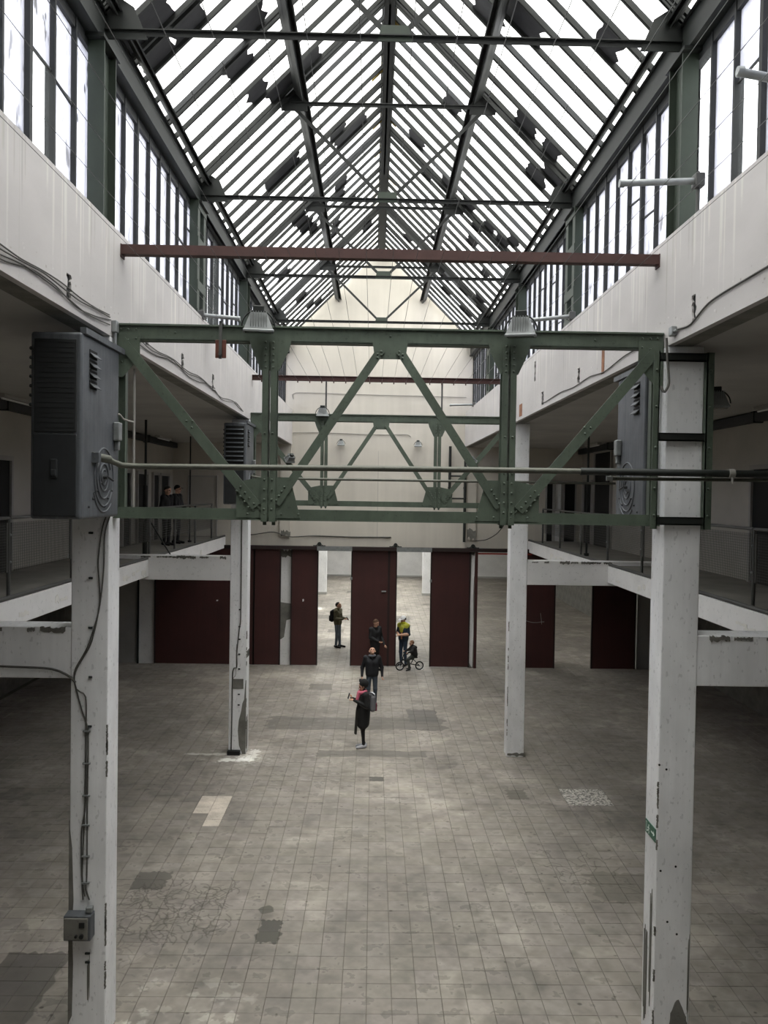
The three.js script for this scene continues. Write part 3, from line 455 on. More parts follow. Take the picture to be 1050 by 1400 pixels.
// ---------------------------------------------------------------- clerestory windows
{
  let n = 0;
  for (const s of sides) for (let b = 0; b < 6; b++) {
    const d0 = POST[b], d1 = Math.min(b < 5 ? POST[b + 1] : 30.18, DB), side = s < 0 ? 'left' : 'right';
    if (d1 - d0 < 1) continue;
    const w = setting('window_' + (++n), `tall clerestory window of narrow dusty panes on the ${side}, bay ${b < 2 ? 'nearest the viewer' : ['', '', 'over the front column', 'midway along the hall', 'over the second column', 'next to the gable'][b]}${b === 0 ? ', behind' : ''}`, V(s * 3.38, YT, (d0 + d1) / 2));
    mesh('sill_bar', box(s * 3.34, s * 3.44, YT, YT + 0.05, d0, d1), M.mullion, w); mesh('head_bar', box(s * 3.34, s * 3.44, 11.0, 11.12, d0, d1), M.mullion, w);
    const k = 9, pw = (d1 - d0) / k;
    for (let i = 0; i <= k; i++) { const d = d0 + i * pw, thick = i % 3 === 0 ? 0.034 : 0.018; mesh('mullion', box(s * 3.33, s * 3.43, YT, 11.12, d - thick, d + thick), M.mullion, w); }
    for (let i = 0; i < k; i++) {
      const d = d0 + i * pw, split = rnd() < 0.35 ? rr(9.5, 10.7) : 0, y0 = YT + 0.04, y1 = 11.02;
      const q = s > 0 && b === 2 ? rr(0.5, 1) : rnd(), m = winGlass[q < 0.16 ? 3 : q < 0.5 ? 0 : q < 0.8 ? 1 : 2];
      const pane = (a, c, mm) => mesh('pane', box(s * 3.382, s * 3.388, a, c, d + 0.02, d + pw - 0.02), mm, w);
      if (split) { pane(y0, split, m); pane(split, y1, winGlass[Math.floor(rnd() * 3)]); const sag = rr(-0.03, 0.03); mesh('cross_bar', bar(V(s * 3.37, split - sag, d), V(s * 3.37, split + sag, d + pw), 0.022, 0.02), M.mullion, w); } else pane(y0, y1, m);
    }
  }
}
// brackets of bare tube that reach out from the window sills
[[3.15, 9.48, 8.7, 2.33, 9.44, 'grey tube bracket reaching out from the near right window sill'], [3.3, 9.52, 6.75, 2.7, 9.62, 'grey tube bracket cut off by the right edge of the picture'], [-3.1, 9.15, 14.2, -2.45, 9.1, 'pale tube bracket behind the left floodlight'], [3.1, 9.2, 14.0, 2.4, 9.12, 'pale tube bracket behind the right floodlight'], [-3.1, 8.83, 14.6, -2.5, 8.8, 'pale tube bracket beneath the left window sill'], [3.1, 8.9, 14.4, 2.5, 8.86, 'pale tube bracket beneath the right window sill'], [3.1, 9.15, 27.5, 2.3, 9.12, 'short tube bracket beside the far right window']].forEach(([x, y, d, x2, y2, label]) => {
  const b = thing('tube_bracket', label, 'bracket', V(x, y, d)); mesh('tube', rod(V(x, y, d), V(x2, y2, d), 0.035, 12), M.galv, b); mesh('clamp', [rbox(x - 0.05, x + 0.05, y - 0.07, y + 0.07, d - 0.07, d + 0.07, 0.015), rod(V(x, y - 0.1, d), V(x, y + 0.1, d), 0.015, 8)], M.railing, b); mesh('stub', rod(V(x, Math.min(y, 9.05), d), V(x, y, d), 0.022, 8), M.railing, b); mesh('end_cap', rod(V(x2, y2, d), V(x2 + Math.sign(x2) * 0.05, y2, d), 0.042, 12), M.galv, b);
});

// ---------------------------------------------------------------- grey louvred cabinets on the columns
function cabinet(label, s, d0, d1, frontSeen) {
  const x0 = s * 2.975, x1 = s * 3.47, y0 = 5.9, y1 = 7.7, c = thing('cabinet', label, 'cabinet', V((x0 + x1) / 2, y0, (d0 + d1) / 2));
  mesh('body', rbox(x0, x1, y0, y1, d0, d1, 0.03, 4), M.boxGrey, c);
  const lo = Math.min(x0, x1), hi = Math.max(x0, x1);
  const fr = mesh('shaded_front_panel', rbox(lo + 0.03, hi - 0.05, y0 + 0.03, 6.72, d0 - 0.012, d0 + 0.01, 0.008), M.boxDark, c); mesh('catch', [rbox(lo + 0.2, lo + 0.27, 6.3, 6.48, d0 - 0.03, d0 - 0.01, 0.01), rbox(lo + 0.21, lo + 0.26, 6.32, 6.38, d0 - 0.045, d0 - 0.02, 0.008)], M.boxDark, fr);  // panel coloured darker to stand for the weakly lit front face
  mesh('opening_shade', box(lo + 0.04, hi - 0.05, 6.74, y1 - 0.07, d0 - 0.006, d0 + 0.01), M.black, c);  // black plate stands in for the shade behind the louvres
  if (!frontSeen) mesh('shaded_louvre_panel', [rbox(lo + 0.04, hi - 0.05, 6.74, y1 - 0.07, d0 - 0.014, d0, 0.006), ...[...Array(18)].map((_, k) => box(lo + 0.06, hi - 0.07, 6.78 + k * 0.048, 6.784 + k * 0.048, d0 - 0.017, d0 - 0.013))], M.blackish, c);  // blackish sheet stands in for louvres that fall into shade
  else for (let k = 0; k < 9; k++) { const y = 6.78 + k * 0.098; mesh('louvre', bar(V(lo + 0.05, y, d0 - 0.012), V(hi - 0.06, y, d0 - 0.012), 0.075, 0.006, new THREE.Vector3(0, frontSeen ? 0.75 : 0.25, 0.6)), frontSeen ? M.boxGrey : M.blackish, c); }
  const fx = x0 - s * 0.004, dd = Math.min(d0 + 0.28, d1);
  for (let k = 0; k < 4; k++) { const y = 7.22 + k * 0.1; mesh('side_louvre', bar(V(fx - s * 0.02, y, d0 + 0.2), V(fx - s * 0.02, y, d0 + 0.42), 0.07, 0.006, new THREE.Vector3(-s * 0.7, 0.7, 0)), M.boxGrey, c); mesh('side_slot', box(fx - s * 0.001, fx + s * 0.01, y - 0.03, y + 0.05, d0 + 0.2, d0 + 0.42), M.black, c); }
  const cy = 6.32, cd = (d0 + d1) / 2 + 0.08;                  // pressed rings round the fan opening
  for (const [r, a0, a1] of [[0.36, 3.6, 5.4], [0.3, 0, 6.283], [0.22, 0.4, 5.6], [0.14, 0, 6.283], [0.08, 1, 6]]) { const g = new THREE.TorusGeometry(r, 0.011, 6, 40, a1 - a0).rotateZ(a0).rotateY(s * -Math.PI / 2); mesh('pressed_ring', g.translate(x0 - s * 0.002, cy, -cd), M.boxGrey, c); }
  mesh('fan_handle', [rod(V(x0 - s * 0.0, cy, cd), V(x0 - s * 0.04, cy, cd), 0.02, 8), rod(V(x0 - s * 0.035, cy + 0.01, cd), V(x0 - s * 0.035, cy - 0.03, cd + 0.2), 0.012, 6)], M.boxDark, c);
  mesh('socket', [rbox(x0 - s * 0.07, x0, 6.72, 6.92, d1 - 0.22, d1 - 0.1, 0.015), rbox(x0 - s * 0.05, x0, 6.62, 6.72, d1 - 0.17, d1 - 0.11, 0.01)], M.galv, c);
  mesh('top_rail', box(x0 - s * 0.03, x0 + s * 0.03, y1 - 0.01, y1 + 0.05, d0 + 0.02, d1 + 0.1), M.boxGrey, c);
  const bl = []; for (let k = 0; k < 7; k++) bl.push(ball(V(x0 - s * 0.004, y0 + 0.12 + (k % 4) * 0.08, d0 + 0.2 + k * 0.12), 0.014, 6), ball(V(x1, 7.0 + k * 0.09, d0 + 0.01), 0.018, 6)); stuff(mesh('bolt_heads', bl, M.boxDark, c));
  return c;
}
cabinet('big grey metal cabinet with pressed rings on the front left column', -1, 8.1, 9.27, false);
cabinet('grey louvred metal cabinet on the second left column', -1, COL[1] - 1.15, COL[1] - 0.015, true);
cabinet('grey metal cabinet with pressed rings behind the front right column', 1, COL[0] + CD + 0.02, COL[0] + CD + 1.12, false);
// green strap frame on the front right column
{
  const f = thing('strap_frame', 'green steel frame with three straps round the front right column', 'frame', V(3.25, 5.9, 9.2)), d = 9.27;
  for (const y of [7.75, 6.87, 5.94]) mesh('strap', [box(2.95, 3.5, y - 0.045, y + 0.045, d - 0.05, d - 0.035), box(2.95, 3.5, y + 0.03, y + 0.045, d - 0.05, d - 0.01), box(2.95, 3.5, y - 0.045, y - 0.03, d - 0.05, d - 0.01)], M.darkGreen, f);
  mesh('upright', [box(2.9, 2.97, 5.85, 7.82, d - 0.07, d - 0.055), box(2.958, 2.97, 5.85, 7.82, d - 0.07, d + 0.02)], M.green, f);
  mesh('upright', [box(3.49, 3.57, 5.85, 7.8, d - 0.07, d - 0.055), box(3.49, 3.502, 5.85, 7.8, d - 0.07, d + 0.02)], M.green, f);
  const b = []; for (const y of [7.6, 7.2, 6.75, 6.3, 6.0]) b.push(ball(V(3.53, y, d - 0.075), 0.016, 6), ball(V(2.935, y, d - 0.075), 0.016, 6)); stuff(mesh('bolt_heads', b, M.green, f));
}
// pipes crossing the hall
{
  const p = thing('pipe', 'long grey pipe crossing the hall in front of the front truss', 'pipe', V(0, 6.45, 8.75));
  mesh('run', pipe([V(-2.98, 6.52, 8.45), V(-2.9, 6.51, 8.5), V(-2.78, 6.46, 8.68), V(-2.6, 6.44, 8.75), V(0, 6.455, 8.75), V(2, 6.46, 8.75), V(5, 6.46, 8.75), V(8.6, 6.46, 8.75)], 0.03, 12, 0.3), M.pipe, p);
  mesh('sleeve', rod(V(-2.975, 6.525, 8.4), V(-2.86, 6.5, 8.58), 0.042, 12), M.pipe, p); mesh('sleeve', rod(V(2.0, 6.46, 8.75), V(8.6, 6.46, 8.75), 0.038, 12), M.darkGreen, p);
  mesh('tie_wrap', [rod(V(3.56, 6.46, 8.75), V(3.62, 6.46, 8.75), 0.05, 12), rod(V(3.59, 6.42, 8.71), V(3.585, 6.36, 8.71), 0.012, 6)], M.cablePale, p);
  mesh('hanger_clip', [box(-2.99, -2.9, 6.46, 6.56, 8.38, 8.44)], M.boxGrey, p);
  const q = thing('pipe', 'short thin pipe just under the long pipe, before the right cabinet', 'pipe', V(2.6, 6.38, 8.8)); mesh('run', rod(V(2.33, 6.39, 8.8), V(4.2, 6.4, 8.8), 0.02, 10), M.pipe, q); mesh('end', rod(V(2.29, 6.392, 8.8), V(2.35, 6.392, 8.8), 0.026, 10), M.galv, q);
  const r = thing('pipe', 'thin pipe crossing the hall in front of the second truss', 'pipe', V(0, 6.5, 19.2)); mesh('run', pipe([V(-3.0, 6.55, 19.2), V(-2.7, 6.5, 19.2), V(0, 6.5, 19.2), V(5.4, 6.5, 19.2)], 0.03, 10, 0.2), M.pipe, r);
  for (const s of sides) mesh('bracket', box(s * 2.98 - 0.04, s * 2.98 + 0.04, 6.44, 6.56, 19.16, 19.64), M.darkGreen, r);
}
// floodlights
function faceted(g) { const o = g.toNonIndexed(); o.computeVertexNormals(); return o; }
function floodlight(label, p, k = 1, yaw = 0, pitch = 0) {
  const f = new THREE.Group(); f.name = numbered('floodlight'); f.position.copy(p); f.rotation.set(pitch, yaw, 0, 'YXZ'); f.scale.setScalar(k); scene.add(f); tag(f, label, 'floodlight', 'floodlights');
  const L = { local: true };
  mesh('housing', faceted(new THREE.CylinderGeometry(0.1, 0.185, 0.17, 4).rotateY(Math.PI / 4).scale(1.1, 1, 0.8).translate(0, 0.11, 0)), M.galv, f, L);
  mesh('rim', new RoundedBoxGeometry(0.3, 0.03, 0.22, 2, 0.01).translate(0, 0.02, 0), M.galv, f, L);
  for (let i = 0; i < 7; i++) mesh('cooling_fin', new THREE.BoxGeometry(0.006, 0.15, 0.2).translate(-0.075 + i * 0.025, 0.13, 0), M.galv, f, L);
  mesh('gear_box', new RoundedBoxGeometry(0.11, 0.07, 0.09, 2, 0.01).translate(0, 0.225, 0), M.darkGreen, f, L);
  mesh('glass', new THREE.BoxGeometry(0.26, 0.006, 0.18).translate(0, 0.003, 0), M.darkGlass, f, L);
  mesh('bracket', new THREE.TorusGeometry(0.16, 0.008, 6, 20, Math.PI).translate(0, 0.06, 0), M.darkGreen, f, L);
  return f;
}
floodlight('finned floodlight on the front truss above its left post', V(-1.45, 7.93, 9.22), 1.12, 0.15, 0.12); floodlight('finned floodlight on the front truss above its right post', V(1.43, 7.93, 9.22), 1.12, -0.25, 0.12);
floodlight('small finned floodlight on the second truss above its left post', V(-1.38, 7.97, 19.65), 1, 0.1, 0.1);
floodlight('grey floodlight mounted on the cream wall, left of the pair', V(-1.33, 7.86, DB - 0.16), 0.9); floodlight('grey floodlight mounted on the cream wall, right of the pair', V(1.4, 7.86, DB - 0.16), 0.9);
floodlight('dark floodlight on a short arm behind the front right column', V(3.72, 7.22, 9.5), 0.95, -0.3, 0);
tag(mesh('lamp_arm', [rod(V(3.485, 7.44, 9.5), V(3.72, 7.44, 9.5), 0.014, 6), box(3.485, 3.5, 7.38, 7.5, 9.45, 9.55)], M.darkGreen), 'short arm on the front right column holding the dark floodlight', 'bracket');
floodlight('tilted floodlight on the left diagonal of the second truss', V(-2.15, 6.93, 19.68), 0.8, 0.6, 0.8); floodlight('tilted dark floodlight on the right diagonal of the second truss', V(2.15, 6.93, 19.68), 0.8, -0.6, 0.8);

// small things on the front truss and parapets
{
  const h = thing('hanging_plate', 'rusty orange plate hanging on a clip from the front truss chord', 'plate', V(-1.86, 7.68, 9.3)); mesh('plate', rbox(-1.93, -1.81, 7.66, 7.86, 9.28, 9.3, 0.008), M.woodOrange, h); mesh('clip', [box(-1.885, -1.855, 7.65, 8.06, 9.25, 9.28), box(-1.885, -1.855, 8.045, 8.06, 9.25, 9.42), rod(V(-1.87, 7.7, 9.23), V(-1.87, 7.7, 9.28), 0.018, 8)], M.railing, h);
  tag(mesh('bare_brick_strip', box(W - 0.006, W + 0.02, 7.95, 8.3, 11.86, 11.99), M.brick), 'orange strip of bare brick in the right parapet', 'brick'); tag(mesh('bare_brick_strip', box(W - 0.006, W + 0.02, 7.95, 8.22, 18.4, 18.75), M.brick), 'orange strip of bare brick beside the second right column', 'brick');
}

// ---------------------------------------------------------------- cables
const cable = (label, runs, m = M.cable, r = 0.0065) => { const c = thing('cable', label, 'cable', runs[0][0].clone()); runs.forEach((p) => mesh('strand', pipe(p, r, 6), m, c)); return c; };
{
  const wob = (x, y, a, b, n, amp, ph) => [...Array(n)].map((_, i) => V(x, y + amp * Math.sin(i * 1.7 + ph), a + (b - a) * i / (n - 1)));
  const xl = -W + 0.014, xr = W - 0.014;
  cable('bundle of slack cables along the bottom of the left parapet before the front column', [wob(xl, 8.08, 5.5, 9.2, 9, 0.016, 0), wob(xl + 0.006, 8.05, 5.5, 9.2, 9, 0.02, 1), wob(xl, 8.0, 5.5, 9.25, 8, 0.05, 2), wob(xl + 0.004, 7.99, 5.5, 9.2, 6, 0.04, 4)]);
  cable('bundle of slack cables along the left parapet behind the front column', [wob(xl, 8.06, 9.75, 15.3, 12, 0.02, 0), wob(xl + 0.006, 8.03, 9.75, 15.3, 11, 0.03, 1), wob(xl, 8.0, 9.75, 18.6, 14, 0.04, 2), [V(xl, 8.02, 15.3), V(xl, 7.93, 16), V(xl + 0.03, 7.98, 16.9), V(xl, 8.05, 17.6), V(xl, 7.96, 18.6)]]);
  cable('single dark cable along the bottom of the right parapet before the front column', [[V(xr, 8.13, 5), V(xr, 8.12, 7.2), V(xr, 8.1, 8.1), V(xr, 7.98, 8.6), V(xr, 8.0, 8.95), V(xr, 7.99, 9.2)]], M.cable, 0.01);
  cable('grey cable along the bottom of the right parapet behind the front column', [[V(xr, 8.02, 9.9), V(xr, 8.03, 10.8), V(xr, 7.96, 11.8), V(xr, 8.0, 12.6), V(xr, 7.97, 13.6), V(xr, 8.0, 14.6), V(xr, 7.97, 16)]], M.cable, 0.008);
  const jb = thing('junction_box', 'small pale junction box on the front right parapet', 'box', V(W, 7.95, 9.1)); mesh('case', rbox(W - 0.06, W, 7.95, 8.05, 9.02, 9.12, 0.01), M.galv, jb); mesh('gland', rod(V(W - 0.03, 7.99, 8.94), V(W - 0.03, 7.99, 9.02), 0.014, 8), M.galv, jb);
  const jb2 = thing('junction_box', 'small pale junction box above the big grey cabinet', 'box', V(-W, 7.95, 9.35)); mesh('case', rbox(-W, -W + 0.06, 7.93, 8.06, 9.3, 9.4, 0.01), M.galv, jb2); mesh('pipe_stub', rod(V(-W + 0.03, 7.78, 9.35), V(-W + 0.03, 7.93, 9.35), 0.02, 8), M.galv, jb2);
  const d = COL[0] - 0.016;
  cable('twisted cables running down the front left column from the grey cabinet', [
    [V(-3.1, 5.92, d), V(-3.15, 5.75, d), V(-3.19, 5.4, d), V(-3.17, 4.95, d), V(-3.26, 4.5, d), V(-3.42, 4.2, d), V(-3.44, 4.05, d), V(-3.36, 3.75, d), V(-3.29, 3.5, d), V(-3.29, 2.8, d), V(-3.29, 1.9, d), V(-3.3, 1.75, d), V(-3.26, 1.62, d)],
    [V(-3.06, 5.92, d), V(-3.12, 5.7, d), V(-3.13, 5.3, d), V(-3.18, 4.85, d), V(-3.3, 4.45, d), V(-3.44, 4.18, d), V(-3.42, 3.98, d), V(-3.32, 3.9, d), V(-3.31, 3.6, d), V(-3.32, 2.6, d), V(-3.34, 1.9, d), V(-3.31, 1.66, d)],
    [V(-3.31, 3.5, d), V(-3.31, 2.7, d), V(-3.35, 2.4, d), V(-3.35, 2.0, d), V(-3.33, 1.62, d)]], M.cable, 0.008);
  cable('dark cable across the front left cross beam', [[V(-7, 4.2, d), V(-5, 4.24, d), V(-4.2, 4.22, d), V(-3.7, 4.2, d), V(-3.5, 4.12, d), V(-3.43, 4.05, d)]], M.cable, 0.013);
  const clips = thing('cable_clips', 'row of small clips holding the cables on the front left column', 'clip', V(-3.3, 1.7, d)); for (const y of [3.5, 3.14, 2.78, 2.45, 2.1, 1.8]) mesh('clip', rbox(-3.345, -3.26, y, y + 0.02, d - 0.016, d + 0.014, 0.004), M.galv, clips);
  const sw = thing('switch_box', 'small grey switch box with knobs low on the front left column', 'box', V(-3.4, 1.25, d)); mesh('case', rbox(-3.5, -3.2, 1.22, 1.5, d - 0.13, d + 0.015, 0.012), M.boxGrey, sw); mesh('lid', rbox(-3.49, -3.23, 1.24, 1.48, d - 0.15, d - 0.125, 0.008), M.concrete, sw); mesh('window', rbox(-3.32, -3.26, 1.38, 1.44, d - 0.158, d - 0.148, 0.004), M.black, sw); for (const [x, y, r] of [[-3.29, 1.29, 0.024], [-3.35, 1.29, 0.015]]) mesh('knob', rod(V(x, y, d - 0.175), V(x, y, d - 0.145), r, 12), M.black, sw); mesh('gland', rbox(-3.27, -3.2, 1.52, 1.58, d - 0.1, d - 0.03, 0.01), M.galv, sw);
  const d2 = COL[1] - 0.016; cable('thin conduit down the second left column', [[V(-3.23, 5.85, d2), V(-3.23, 4.5, d2), V(-3.23, 3.2, d2), V(-3.26, 2.95, d2), V(-3.31, 2.4, d2), V(-3.31, 2.05, d2), V(-3.4, 1.95, d2), V(-3.41, 0.8, d2), V(-3.42, 0.1, d2)]], M.cable, 0.014);
  cable('black cable hanging between front right column and truss end', [[V(3.03, 7.95, 9.2), V(3.04, 7.7, 9.18), V(3.05, 7.45, 9.15), V(3.0, 7.35, 9.15), V(2.97, 7.42, 9.17)]], M.cable, 0.014);
  const tapped = thing('conduit', 'thin pale conduit hanging beside the front left column', 'conduit', V(-2.93, 6, 9.55)); mesh('tube', rod(V(-2.86, 5.98, 9.45), V(-2.86, 7.55, 9.45), 0.014, 8), M.cablePale, tapped); mesh('bend', pipe([V(-3.04, 6.98, 9.2), V(-2.97, 7.02, 9.25), V(-2.93, 6.97, 9.3), V(-2.86, 6.95, 9.42)], 0.012, 6), M.cablePale, tapped);
  // conduits on the cream wall
  const z = DB - 0.02; cable('thin conduit line across the cream wall above the wall lights', [[V(-3.05, 8.3, z), V(-2.2, 8.32, z), V(-1, 8.3, z), V(0.2, 8.28, z), V(1.0, 8.3, z), V(1.15, 8.22, z)]], M.cablePale, 0.012);
  cable('thin conduit line across the cream wall below the hooked beam', [[V(-3.05, 9.5, z), V(-2.95, 9.72, z), V(-1, 9.7, z), V(1.2, 9.68, z), V(3.1, 9.66, z)]], M.cablePale, 0.012);
  cable('loose cable drooping along the top of the door rail', [[V(-5.2, 4.62, z - 0.08), V(-4.4, 4.66, z - 0.1), V(-3.7, 4.76, z - 0.1), V(-3.1, 4.6, z - 0.1), V(-2.2, 4.64, z), V(-0.9, 4.62, z), V(0.5, 4.63, z)]], M.cable, 0.02);
  cable('dark cable looping from the door rail up to the right column', [[V(3.5, 4.55, z - 0.1), V(3.9, 4.6, z - 0.1), V(4.3, 4.85, z - 0.1), V(4.7, 5.4, z - 0.1)]], M.cable, 0.018);
  const lad = thing('pipework', 'dark square of pipes fixed before the right end of the cream wall', 'pipe', V(2.8, 5.9, DB - 0.15)); mesh('tube', pipe([V(2.55, 7.9, z - 0.12), V(2.55, 6.0, z - 0.12)], 0.05, 8), M.darkGreen, lad); mesh('tube', pipe([V(3.1, 7.4, z - 0.12), V(3.1, 4.5, z - 0.12)], 0.05, 8), M.darkGreen, lad); mesh('tube', rod(V(2.5, 6.85, z - 0.12), V(3.15, 6.85, z - 0.12), 0.03, 8), M.darkGreen, lad); mesh('wall_clamp', [box(2.5, 2.6, 6.4, 6.46, z - 0.12, DB - 0.001), box(3.05, 3.15, 6.4, 6.46, z - 0.12, DB - 0.001)], M.darkGreen, lad); mesh('tube', rod(V(2.5, 6.05, z - 0.12), V(3.15, 6.05, z - 0.12), 0.03, 8), M.darkGreen, lad);
}

// ---------------------------------------------------------------- gallery railings and fittings
for (const s of sides) {
  const side = s < 0 ? 'left' : 'right', x = s * 5.53;
  for (let k = 0; k < 8; k++) {
    const d0 = 7.22 + k * 2.59, d1 = d0 + 2.59, near = k < 5;
    const r = thing('railing', `grey wire-mesh railing section of the ${side} gallery, ${['out of the picture edge', 'first', 'second', 'third', 'fourth', 'fifth', 'sixth', 'seventh', 'last'][k]} from the viewer`, 'railing', V(x, 4.57, d0), `${side} gallery railing`);
    mesh('post', rod(V(x, 4.57, d1), V(x, 5.76, d1), 0.03, 8), M.railing, r); mesh('top_rail', rod(V(x, 5.75, d0 + 0.04), V(x, 5.75, d1), 0.025, 8), M.railing, r);
    mesh('panel_frame', [bar(V(x, 5.68, d0 + 0.08), V(x, 5.68, d1 - 0.08), 0.03, 0.02), bar(V(x, 4.95, d0 + 0.08), V(x, 4.95, d1 - 0.08), 0.03, 0.02), bar(V(x, 4.95, d0 + 0.08), V(x, 5.68, d0 + 0.08), 0.03, 0.03), bar(V(x, 4.95, d1 - 0.08), V(x, 5.68, d1 - 0.08), 0.03, 0.03)], M.railing, r);
    mesh('clamp', [ball(V(x - s * 0.03, 5.5, d1), 0.02, 6), ball(V(x - s * 0.03, 5.1, d1), 0.02, 6)], M.galv, r);
    const g = [], n = near ? 60 : 40, m = near ? 18 : 12; for (let i = 1; i < n; i++) { const d = d0 + 0.08 + 2.43 * i / n; g.push(box(x - 0.002, x + 0.002, 4.95, 5.68, d - 0.0022, d + 0.0022)); } for (let i = 1; i < m; i++) { const y = 4.95 + 0.73 * i / m; g.push(box(x - 0.002, x + 0.002, y - 0.0022, y + 0.0022, d0 + 0.08, d1 - 0.08)); }
    stuff(mesh('wire_mesh', g, M.railing, r));
  }
  // band of old ducting under the ceiling, and the doors of the offices
  const duct = thing('wall_duct', `dark duct along the top of the ${side} gallery wall`, 'duct', V(s * 7.2, 7.7, 15)); mesh('duct', rbox(s * 7.12, s * 7.3, 7.68, 7.87, 4, 29.85, 0.03), M.boxDark, duct); for (let k = 0; k < 5; k++) mesh('band', box(s * 7.1, s * 7.3, 7.66, 7.88, 6 + k * 5, 6.12 + k * 5), M.darkGreen, duct);
  let n = 0;
  const office = (d0, d1, h, what) => { const y = 4.57, g = setting('door_' + (s < 0 ? 8 + n : 16 + n), `${what} in the ${side} gallery wall`, V(s * 7.3, y, (d0 + d1) / 2)); n++; mesh('frame', [box(s * 7.22, s * 7.32, y, y + h, d0 - 0.08, d0), box(s * 7.22, s * 7.32, y, y + h, d1, d1 + 0.08), box(s * 7.22, s * 7.32, y + h, y + h + 0.09, d0 - 0.08, d1 + 0.08)], M.ceil, g); mesh('leaf', box(s * 7.27, s * 7.32, y, y + h, d0, d1), M.black, g); };  // black leaf fills each doorway, standing in for the darkness inside
  const endDoor = (x0, x1, h, what, m) => { const y = 4.57, g = setting('door_' + (s < 0 ? 8 + n : 16 + n), `${what} in the end wall of the ${side} gallery`, V(s * (x0 + x1) / 2, y, DB)); n++; mesh('leaf', box(s * x0, s * x1, y, y + h, DB - 0.03, DB), m, g); mesh('frame', [box(s * (x0 - 0.05), s * x0, y, y + h, DB - 0.07, DB), box(s * x1, s * (x1 + 0.05), y, y + h, DB - 0.07, DB), box(s * (x0 - 0.05), s * (x1 + 0.05), y + h, y + h + 0.06, DB - 0.07, DB)], M.ceil, g); };
  if (s < 0) { office(15.3, 16.45, 2.15, 'dark doorway beside the big grey cabinet'); office(23.8, 24.5, 2.1, 'dark door just before the two visitors'); office(25.3, 26.35, 2.1, 'wide dark glazed door'); office(27.1, 27.75, 2.1, 'narrow dark door'); office(28.05, 29.1, 2.1, 'dark door closest to the end'); endDoor(5.75, 6.7, 2.1, 'plain cream double door', M.creamDull); }
  else { office(15.2, 16.3, 2.2, 'dark doorway at the picture edge'); office(20.6, 21.4, 2.1, 'dark door behind the grey cabinet'); office(26.1, 28.0, 3.05, 'tall dark opening'); office(28.35, 29.4, 2.1, 'dark door in the corner'); endDoor(6.05, 6.25, 2.1, 'narrowest dark slit door', M.black); endDoor(6.35, 6.55, 2.1, 'narrow white door', M.white); endDoor(6.68, 7.05, 2.1, 'wider dark door', M.black); }
  for (const d of [s < 0 ? 15.1 : 13.8, 19.5, 26]) { const l = thing('tube_light', `unlit fluorescent tube fitting on the ${side} gallery ceiling, ${d < 16 ? 'nearest' : d < 20 ? 'middle' : 'farthest'}`, 'light', V(s * 6.85, YB, d)); mesh('tray', rbox(s * 6.85 - 0.07, s * 6.85 + 0.07, YB - 0.07, YB, d, d + 1.5, 0.01), M.ceil, l); mesh('tube', rod(V(s * 6.85, YB - 0.085, d + 0.04), V(s * 6.85, YB - 0.085, d + 1.46), 0.018, 8), M.white, l); }
  const st = thing('gallery_post', `thin dark post from floor to ceiling on the ${side} gallery`, 'post', V(s * 5.68, 4.57, s < 0 ? 20.35 : 22.76)); const dd = s < 0 ? 20.35 : 22.76; mesh('tube', rod(V(s * 5.68, 4.57, dd), V(s * 5.68, YB, dd), 0.03, 8), M.darkGreen, st); if (s < 0) { mesh('sleeve', rod(V(s * 5.68, 4.57, dd), V(s * 5.68, 6.3, dd), 0.06, 10), M.darkGreen, st); mesh('stay', rod(V(s * 5.66, 5.6, dd), V(s * 5.0, 4.62, dd - 0.2), 0.018, 8), M.darkGreen, st); } else mesh('foot', rod(V(s * 5.68, 4.57, dd), V(s * 5.68, 4.65, dd), 0.07, 10), M.darkGreen, st);
}
{ const t = thing('gallery_post', 'thin black post on the left gallery behind the two visitors', 'post', V(-5.8, 4.57, 25.6)); mesh('tube', rod(V(-5.9, 4.57, 26.3), V(-5.9, YB, 26.3), 0.022, 8), M.black, t); mesh('foot', rod(V(-5.9, 4.57, 26.3), V(-5.9, 4.63, 26.3), 0.06, 10), M.black, t); }

// ---------------------------------------------------------------- people
// a body is one surface: tapered capsules joined smoothly, meshed by surface nets on grids (coarse body, fine head and hands)
function field(bones, k) {
  const B = bones.map(([a, b, ra, rb, c]) => { const d = [b[0] - a[0], b[1] - a[1], b[2] - a[2]], L = d[0] * d[0] + d[1] * d[1] + d[2] * d[2] || 1e-9; return { a, d, L, ra, rb, c }; });
  const dist = (o, x, y, z) => { const px = x - o.a[0], py = y - o.a[1], pz = z - o.a[2], t = clamp((px * o.d[0] + py * o.d[1] + pz * o.d[2]) / o.L); const ex = px - t * o.d[0], ey = py - t * o.d[1], ez = pz - t * o.d[2]; return Math.sqrt(ex * ex + ey * ey + ez * ez) - (o.ra + (o.rb - o.ra) * t); };
  return {
    at(x, y, z) { let m = 1; for (const o of B) { const e = dist(o, x, y, z); const h = clamp(0.5 + 0.5 * (m - e) / k); m = m + (e - m) * h - k * h * (1 - h); } return m; },
    colour(x, y, z) { let m = 9, c = null; for (const o of B) { const e = dist(o, x, y, z) - (o.c.lead || 0); if (e < m) { m = e; c = o.c; } } return c; },
    box() { const lo = [9, 9, 9], hi = [-9, -9, -9]; for (const [a, b, ra, rb] of bones) for (const [p, r] of [[a, ra], [b, rb]]) for (let i = 0; i < 3; i++) { lo[i] = Math.min(lo[i], p[i] - r - 0.02); hi[i] = Math.max(hi[i], p[i] + r + 0.02); } return [lo, hi]; },
  };
}
